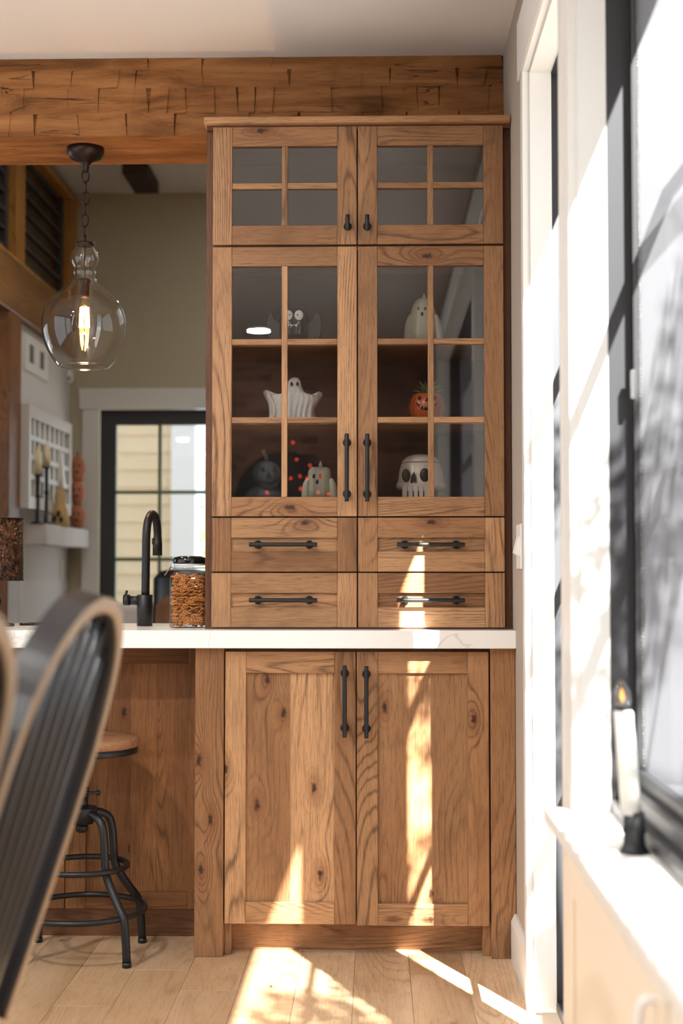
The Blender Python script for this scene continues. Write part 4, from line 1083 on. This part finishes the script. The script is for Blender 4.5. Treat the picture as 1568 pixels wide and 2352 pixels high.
B('muntin', (mxs - 0.011, FY + 0.03, gz0), (mxs + 0.011, FY + 0.055, gz1), MUNT, d1)
for z in rowz: B('muntin', (gx0, FY + 0.031, z - 0.011), (gx1, FY + 0.054, z + 0.011), MUNT, d1)
zz = [gz0] + rowz[::-1] + [gz1]
for i in range(len(zz) - 1):
    for a, b in ((gx0, mxs), (mxs, gx1)): B('pane', (a, FY + 0.041, zz[i]), (b, FY + 0.044, zz[i + 1]), PANE, d1)
cz0, cz1 = DZ1, zat(300, 893, FY)
struct(B('trim_5', (xat(190, 1100, FY), FY - 0.02, 0), (DX0, FY, DZ1), TRIM)); struct(B('trim_6', (DX1, FY - 0.02, 0), (DX1 + 0.11, FY, DZ1), TRIM))
struct(B('trim_7', (xat(184, 900, FY), FY - 0.03, cz0), (DX1 + 0.13, FY, cz1), TRIM))
# mantel shelf
MZ = zat(107, 1203, 7.77); mfx = xat(107, 1220, 7.77)
tag(B('mantel_shelf', (FXL, 7.77, MZ - 0.115), (mfx, 8.94, MZ), STONEW, bev=0.004), 'pale chunky mantel shelf on the far left wall', 'shelf')
# advent-style white window frame hanging above the mantel
fr = empty('wall_frame', (FXL, 8.3, 1.5), 'white wooden grid frame hanging above the mantel shelf', 'wall decor')
fxx = FXL + 0.085
yA, yB_ = -(fxx) * FPX / (862 - 60) * -1, 0
yA = fxx / ((60 - 862) / FPX); yB_ = fxx / ((159 - 862) / FPX)
fz1, fz0 = zat(60, 928, yA), zat(60, 1166, yA)
B('backing', (FXL, yA + 0.004, fz0 + 0.004), (FXL + 0.055, yB_ - 0.004, fz1 - 0.004), plain('frame_backing', srgb(120, 132, 112), 0.8), fr)
B('rail', (FXL, yA, fz1 - 0.065), (fxx, yB_, fz1), TRIM, fr); B('rail', (FXL, yA, fz0), (fxx, yB_, fz0 + 0.065), TRIM, fr)
B('stile', (FXL, yA - 0.002, fz0 - 0.002), (fxx + 0.002, yA + 0.05, fz1 + 0.002), TRIM, fr); B('stile', (FXL, yB_ - 0.05, fz0 - 0.002), (fxx + 0.002, yB_ + 0.002, fz1 + 0.002), TRIM, fr)
for i in range(1, 8): y = yA + 0.05 + (yB_ - yA - 0.1) * i / 8; B('bar', (FXL + 0.05, y - 0.022, fz0 + 0.06), (fxx - 0.01, y + 0.022, fz1 - 0.06), TRIM, fr)
for i in range(1, 4): z = fz0 + 0.065 + (fz1 - fz0 - 0.13) * i / 4; B('bar', (FXL + 0.05, yA + 0.04, z - 0.014), (fxx - 0.004, yB_ - 0.04, z + 0.014), TRIM, fr)
# mantel ornaments
def mx(px, X): return X / ((px - 862) / FPX)
def stick(px, X, top_, flame, label):
    y = mx(px, X); k = empty('candlestick', (X, y, MZ), label, 'candlestick'); zt = zat(px, top_, y); zf = zat(px, flame, y)
    MB().lathe([(0.038, 0), (0.038, 0.006), (0.012, 0.016), (0.009, (zt - MZ) * 0.5), (0.014, (zt - MZ) * 0.55), (0.009, (zt - MZ) * 0.6), (0.010, zt - MZ - 0.012), (0.026, zt - MZ - 0.004), (0.026, zt - MZ)], (X, y, MZ), 20).build('stem', BLACK, k)
    MB().lathe([(0.021, 0), (0.021, (zf - zt) * 0.75), (0.010, (zf - zt) * 0.8), (0.001, zf - zt)], (X, y, zt), 18).build('candle', CREAMW, k)
stick(82, -1.86, 1090, 1022, 'black candlestick with cream candle at the near end of the mantel')
stick(102, -1.845, 1072, 1012, 'taller black candlestick with cream candle on the mantel')
stick(146, -1.905, 1136, 1062, 'short black candlestick with a white candle beside the stacked pumpkins')
y = mx(127, -1.885); g = empty('mantel_ghost', (-1.885, y, MZ), 'white draped ghost on a black stand on the mantel', 'figurine')
zt = zat(127, 1122, y); zq_ = zat(127, 1030, y)
MB().lathe([(0.04, 0), (0.04, 0.008), (0.016, 0.02), (0.014, zt - MZ + 0.01)], (-1.885, y, MZ), 18).build('stand', BLACK, g)
MB().lathe([(0.048, 0), (0.045, 0.06), (0.038, 0.14), (0.030, 0.19), (0.018, zq_ - zt - 0.008), (0.003, zq_ - zt)], (-1.885, y, zt), 28, mod=lambda a, z: 1 + 0.06 * math.sin(8 * a)).build('body', WHITEC, g)
y = mx(134, -1.83); g = empty('cat_figure', (-1.83, y, MZ), 'tan speckled cat shaped figure with black patches on the mantel', 'figurine')
hcat = zat(134, 1122, y) - MZ
MB().lathe([(0.050, 0), (0.055, 0.02), (0.046, hcat * 0.4), (0.030, hcat * 0.62), (0.034, hcat * 0.78), (0.026, hcat * 0.92), (0.006, hcat * 0.97)], (-1.83, y, MZ), 24).build('body', TANSP, g)
for s in (-1, 1): MB().lathe([(0.012, 0), (0.001, 0.030)], (-1.83 + s * 0.017, y, MZ + hcat * 0.88), 10).build('ear', TANSP, g)
m = MB()
for dx, dz in ((-0.02, 0.04), (0.015, 0.035), (0.0, 0.07)): m.ball((-1.83 + dx, y - 0.045, MZ + dz), (0.014, 0.012, 0.022), 10, 6)
m.build('patches', DARK, g)
# pumpkin totem
y = mx(175, -1.845); tt = empty('pumpkin_stack', (-1.845, y, MZ), 'stack of three terracotta jack-o-lantern pumpkins at the end of the mantel', 'figurine')
zc_ = [zat(175, 1175, y), zat(175, 1115, y), zat(175, 1060, y)]; rr_ = [0.052, 0.044, 0.046]
for i in range(3):
    rz = (0.078, 0.085, 0.085)[i]
    z_ = (MZ + rz * 0.97) if i == 0 else z_ + rz * 1.75
    p_ = MB().ball((-1.845, y, z_), (rr_[i], rr_[i], rz), 40, 14, fn=lambda a, t: 0.92 + 0.08 * abs(math.cos(a * 5)) ** 0.5).build('pumpkin', TERRA, tt)
    m = MB()
    for s in (-1, 1): m.ball((-1.845 + s * 0.016, y - rr_[i] * 0.9, z_ + 0.02), (0.007, 0.006, 0.010), 8, 6)
    m.ball((-1.845, y - rr_[i] * 0.93, z_ - 0.02), (0.018, 0.006, 0.006), 8, 6); m.build('carved_face', DARK, p_)
MB().tube([(-1.845, y, z_ + 0.075), (-1.850, y, z_ + 0.105)], 0.008, 8).build('stalk', LEAF, tt)
# vent cover, sensor and outlet
y0_, y1_ = mx(46, FXL), mx(99, FXL); vz0, vz1 = zat(60, 862, (y0_ + y1_) / 2), zat(60, 782, (y0_ + y1_) / 2)
vt = empty('wall_vent', (FXL, (y0_ + y1_) / 2, vz0), 'white wall panel with two grey slots high on the far left wall', 'wall panel')
B('plate', (FXL, y0_, vz0), (FXL + 0.012, y1_, vz1), WHITEP, vt, bev=0.002)
GSL = plain('slot_grey', srgb(96, 104, 104), 0.6)
for t in (0.16, 0.62): B('slot', (FXL + 0.011, y0_ + (y1_ - y0_) * t, vz0 + 0.05), (FXL + 0.0135, y0_ + (y1_ - y0_) * (t + 0.17), vz1 - 0.05), GSL, vt)
q = at(160, 865, 8.96); sn = empty('wall_sensor', (q.x, 8.96, q.z), 'small white round sensor high in the far corner', 'sensor')
MB().ball((q.x, 8.965, q.z), (0.026, 0.034, 0.045), 18, 10).build('housing', WHITEP, sn); MB().ball((q.x, 8.935, q.z - 0.012), (0.012, 0.008, 0.014), 10, 6).build('lens', plain('sensor_lens', srgb(150, 150, 150), 0.2), sn)
yo = mx(139, FXL); zo = zat(139, 1310, yo); ol = empty('wall_outlet', (FXL, yo, zo), 'white outlet plate on the pale wall under the mantel', 'outlet')
B('plate', (FXL, yo - 0.04, zo - 0.058), (FXL + 0.006, yo + 0.04, zo + 0.058), WHITEP, ol, bev=0.002)
for dz in (-0.025, 0.025): B('socket', (FXL + 0.005, yo - 0.016, zo + dz - 0.014), (FXL + 0.008, yo + 0.016, zo + dz + 0.014), WHITEC, ol, bev=0.001)
# loft edge: beam, post, railing
lb0, lb1 = 2.44, 2.72
tag(B('loft_beam', (-2.12, 5.6, lb0), (-1.90, FY, lb1), LOFTW, bev=0.006), 'long timber beam carrying the loft railing', 'beam')
tag(B('timber_post', (-2.11, 7.34, 0), (-1.905, 7.58, lb0), POSTW, bev=0.006), 'square timber post under the loft beam', 'post')
rl = empty('loft_railing', (-1.97, 7.6, lb1), 'loft railing of honey wood posts with black horizontal bars', 'railing')
for a, b in ((7.47, 7.66), (6.1, 6.28), (8.80, 8.99)): B('post', (-2.03, a, lb1), (-1.91, b, 3.41), RAIL, rl, bev=0.003)
B('bottom_rail', (-2.04, 5.7, lb1), (-1.902, 8.99, lb1 + 0.02), RAIL, rl); B('top_rail', (-2.04, 5.7, 3.41), (-1.90, 8.99, 3.45), RAIL, rl, bev=0.003)
for a, b in ((6.28, 7.47), (7.66, 8.80)):
    for e in ((a, a + 0.03), (b - 0.06, b)): B('bar_upright', (-1.985, e[0], lb1 + 0.02), (-1.955, e[1], 3.41), BLACKF, rl)
    for i in range(7): z = lb1 + 0.075 + i * 0.098; B('bar', (-1.982, a, z - 0.012), (-1.958, b, z + 0.012), BLACKF, rl)
struct(B('floor_loft', (-3.6, 5.6, lb1 - 0.12), (-2.12, FY, lb1 - 0.02), LOFTW))
# dark ceiling block
q = at(310, 399, 8.3)
tag(B('ceiling_block', (xat(280, 399, 8.3), 8.3, q.z), (xat(338, 399, 8.3), 8.75, FC + 0.001), plain('dark_walnut', srgb(58, 40, 30), 0.7), bev=0.004), 'dark wooden block on the far room ceiling above the door', 'ceiling fixture')
# leather armchair and cream sofa glimpsed past the faucet
ax_ = xat(392, 1400, 6.6); ay_ = 6.7
ac = empty('armchair', (ax_ + 0.12, ay_ + 0.1, 0), 'brown leather tub armchair with a black cushion beyond the faucet', 'armchair')
MB().lathe([(0.20, 0.10), (0.26, 0.16), (0.275, 0.55), (0.25, zat(390, 1372, 6.5) - 0.04), (0.21, zat(390, 1372, 6.5)), (0.16, zat(390, 1372, 6.5) - 0.05), (0.15, 0.45)], (ax_ + 0.15, ay_ + 0.12, 0), 36).build('shell', LEATH, ac)
hx_ = xat(355, 1350, 7.1) + 0.15; hz_ = zat(380, 1306, 7.1)
MB().lathe([(0.10, 0.30), (0.145, 0.36), (0.155, 0.60), (0.150, hz_ - 0.05), (0.12, hz_ - 0.012), (0.05, hz_)], (hx_, 7.06, 0), 28, sy=0.55).build('back_cushion', CHAIRB, ac)
for a in (0.8, 2.4, 3.9, 5.5): MB().tube([(ax_ + 0.15 + 0.16 * math.cos(a), ay_ + 0.12 + 0.16 * math.sin(a), 0.11), (ax_ + 0.15 + 0.2 * math.cos(a), ay_ + 0.12 + 0.2 * math.sin(a), 0)], 0.014, 8).build('leg', BLACK, ac)
so0, so1 = xat(278, 1400, 6.9), xat(326, 1400, 6.9); szt = zat(300, 1388, 6.9)
so = empty('ottoman', ((so0 + so1) / 2, 7.1, 0), 'cream upholstered bench seen low behind the faucet', 'bench')
B('cushion', (so0 - 0.3, 6.9, 0.14), (so1, 7.35, szt), CREAMF, so, bev=0.03, seg=3)
for x_ in (so0 - 0.25, so1 - 0.05):
    for y_ in (6.94, 7.28): B('leg', (x_, y_, 0), (x_ + 0.03, y_ + 0.03, 0.15), POSTW, so)

# outside the far door: lapped siding, white corner boards, shrub
sg = empty('neighbour_wall', (-3.5, 12.2, -0.15), 'tan lap sided house wall outside the far glass door', 'house wall')
sxr = xat(395, 1100, 12.2); swr = xat(447, 1100, 12.1)
for i in range(24):
    z = -0.15 + i * 0.15; m = MB(); m.prism([(12.2, z), (12.17, z), (12.185, z + 0.152), (12.2, z + 0.152)], -6.0, sxr, plane='yz'); m.build('board', SIDING, sg)
B('corner_board', (sxr, 12.15, -0.15), (swr, 12.22, 3.5), SIDEW, sg)
def leafcloud(center, rad, n, size, seed, name='foliage', mat=FOLI, parent=None, shape=None):
    r = random.Random(seed); m = MB(); c = V(center)
    for i in range(n):
        while True:
            p = V((r.uniform(-1, 1), r.uniform(-1, 1), r.uniform(-1, 1)))
            if p.length < 1: break
        p = c + V((p.x * rad[0], p.y * rad[1], p.z * rad[2]))
        a = V((r.uniform(-1, 1), r.uniform(-1, 1), r.uniform(-1, 1))).normalized(); b = a.orthogonal().normalized(); s = size * r.uniform(0.6, 1.3)
        q = a.cross(b)
        m.face(m.ring([p - a * s, p + b * s * 0.42 - a * s * 0.1, p + a * s, p - b * s * 0.42 - a * s * 0.1]), True)
    o = m.build(name, mat, parent, recalc=False); o['kind'] = 'stuff'; return o
sh_ = empty('garden_shrub', (-1.25, 13.6, -0.15), 'leafy green shrub outside beyond the tan siding', 'shrub')
leafcloud((-1.25, 13.6, 1.2), (0.45, 0.4, 1.5), 1400, 0.06, 4, parent=sh_, mat=plain('bright_leaf', srgb(120, 160, 60), 0.6, var=0.5))
MB().tube([(-1.25, 13.6, -0.16), (-1.22, 13.6, 0.6), (-1.27, 13.6, 1.4)], [0.05, 0.04, 0.02], 8).build('stem', BARK, sh_)

# garden tree beside the windows: its boughs break up the sunlight
tr = empty('garden_tree', (1.75, 0.9, -0.15), 'small leafy tree growing outside the right-hand windows', 'tree')
MB().tube(smoothpts([(1.75, 0.9, -0.2), (1.73, 0.95, 1.2), (1.62, 1.0, 2.2), (1.5, 1.05, 2.9)], 4), [0.07] * 5 + [0.05] * 5 + [0.035] * 3, 10).build('trunk', BARK, tr)
for i, (c_, r_, n_) in enumerate((((1.1, 1.84, 3.12), (0.12, 0.19, 0.15), 260), ((1.1, 1.20, 2.66), (0.14, 0.30, 0.20), 700), ((1.1, 0.55, 3.06), (0.14, 0.26, 0.30), 1100), ((1.45, 1.1, 3.35), (0.2, 0.25, 0.2), 500), ((1.1, 0.70, 2.42), (0.12, 0.13, 0.10), 320), ((1.1, 0.02, 2.42), (0.14, 0.34, 0.12), 700))):
    leafcloud(c_, r_, n_, 0.020, 20 + i, parent=tr)
    MB().tube(smoothpts([(1.62, 1.0, 2.2), ((1.62 + c_[0]) / 2, (1.0 + c_[1]) / 2, (2.45 + c_[2]) / 2), c_], 4), [0.022, 0.02, 0.018, 0.016, 0.013, 0.011, 0.009, 0.007, 0.005], 8).build('bough', BARK, tr)
MB().tube(smoothpts([(1.1, 1.7, 3.1), (1.05, 1.85, 3.42), (1.0, 2.05, 3.45), (0.95, 2.2, 3.3)], 5), 0.006, 6).build('bough', BARK, tr)

# ------------------------------------------------------------------ things reflected in the glass, and ceiling downlights mostly added as fill
for i, (x_, y_) in enumerate(((-0.76, -1.05), (-0.76, 1.2), (-2.3, -1.05), (-2.3, 1.2), (-1.5, 2.6))):  # first one shows in the glass, the others are added for ambient fill
    dn = empty('downlight', (x_, y_, CEIL), 'round recessed downlight in the white ceiling, all but one added as fill', 'ceiling light', 'recessed ceiling downlights')
    MB().lathe([(0.085, -0.004), (0.090, -0.002), (0.090, 0.0)], (x_, y_, CEIL), 32).build('trim_ring', WHITEP, dn)
    MB().lathe([(0.070, -0.006), (0.070, -0.003)], (x_, y_, CEIL), 32).build('lens', DOWNL, dn)
    ld = bpy.data.lights.new('downlight_fill', 'AREA'); ld.shape = 'DISK'; ld.size = 0.14; ld.energy = 21; ld.color = (1, 0.965, 0.93)
    lo_ = bpy.data.objects.new('downlight_fill', ld); COL.objects.link(lo_); lo_.parent = dn; lo_.location = (0, 0, -0.012)
for x_, y_ in ((-1.0, 6.6), (-0.2, 7.6)):  # unseen lamps added to brighten the far room
    dn = empty('downlight', (x_, y_, FC), 'unseen downlight added in the far room ceiling as fill light', 'ceiling light', 'added far room fill lights')
    MB().lathe([(0.085, -0.004), (0.090, -0.002), (0.090, 0.0)], (x_, y_, FC), 32).build('trim_ring', WHITEP, dn)
    MB().lathe([(0.070, -0.006), (0.070, -0.003)], (x_, y_, FC), 32).build('lens', DOWNL, dn)
    ld = bpy.data.lights.new('downlight_fill', 'AREA'); ld.shape = 'DISK'; ld.size = 0.14; ld.energy = 7; ld.color = (1, 0.965, 0.93)
    lo_ = bpy.data.objects.new('downlight_fill', ld); COL.objects.link(lo_); lo_.parent = dn; lo_.location = (0, 0, -0.012)
# dark arched cabinet on the brick wall behind the photographer, with red lights
ac_ = empty('arched_cabinet', (-0.62, YB, 0), 'black arched cabinet against the dark brick wall', 'cabinet')
poly = [(-0.95, 0), (-0.28, 0), (-0.28, 1.55)] + arc(-0.615, 1.55, 0.335, 0, PI, 16)[1:-1] + [(-0.95, 1.55)]
MB().prism(poly, YB + 0.001, YB + 0.35).build('body', DARK, ac_)
MB().prism([(x_, z_) for x_, z_ in ((-0.90, 0.06), (-0.62, 0.06), (-0.62, 1.5), (-0.90, 1.5))], YB + 0.35, YB + 0.365).build('door', BLACKG, ac_)
MB().prism([(x_, z_) for x_, z_ in ((-0.61, 0.06), (-0.33, 0.06), (-0.33, 1.5), (-0.61, 1.5))], YB + 0.35, YB + 0.365).build('door', BLACKG, ac_)
ls = empty('string_lights', (-0.55, YB + 0.37, 1.0), 'string of small red lights hung on the black arched cabinet', 'string lights')
rp = [(672, 1015), (680, 1054), (711, 1068), (667, 1098), (704, 1098), (688, 1093), (690, 1122), (735, 1094), (612, 1131), (730, 1131), (754, 1134)]
T = 4.07 + 4.08 - (YB + 0.38); pos = []
for px, py in rp:
    x_ = (px - 862) / FPX * T; z_ = CAMZ + (1311 - py) / FPX * T; pos.append((x_, YB + 0.38, z_))
    MB().ball((x_, YB + 0.38, z_), 0.008, 8, 6).build('bulb', REDL, ls)
MB().tube(smoothpts(sorted(pos, key=lambda p: -p[2]), 3), 0.002, 5).build('wire', BLACK, ls)
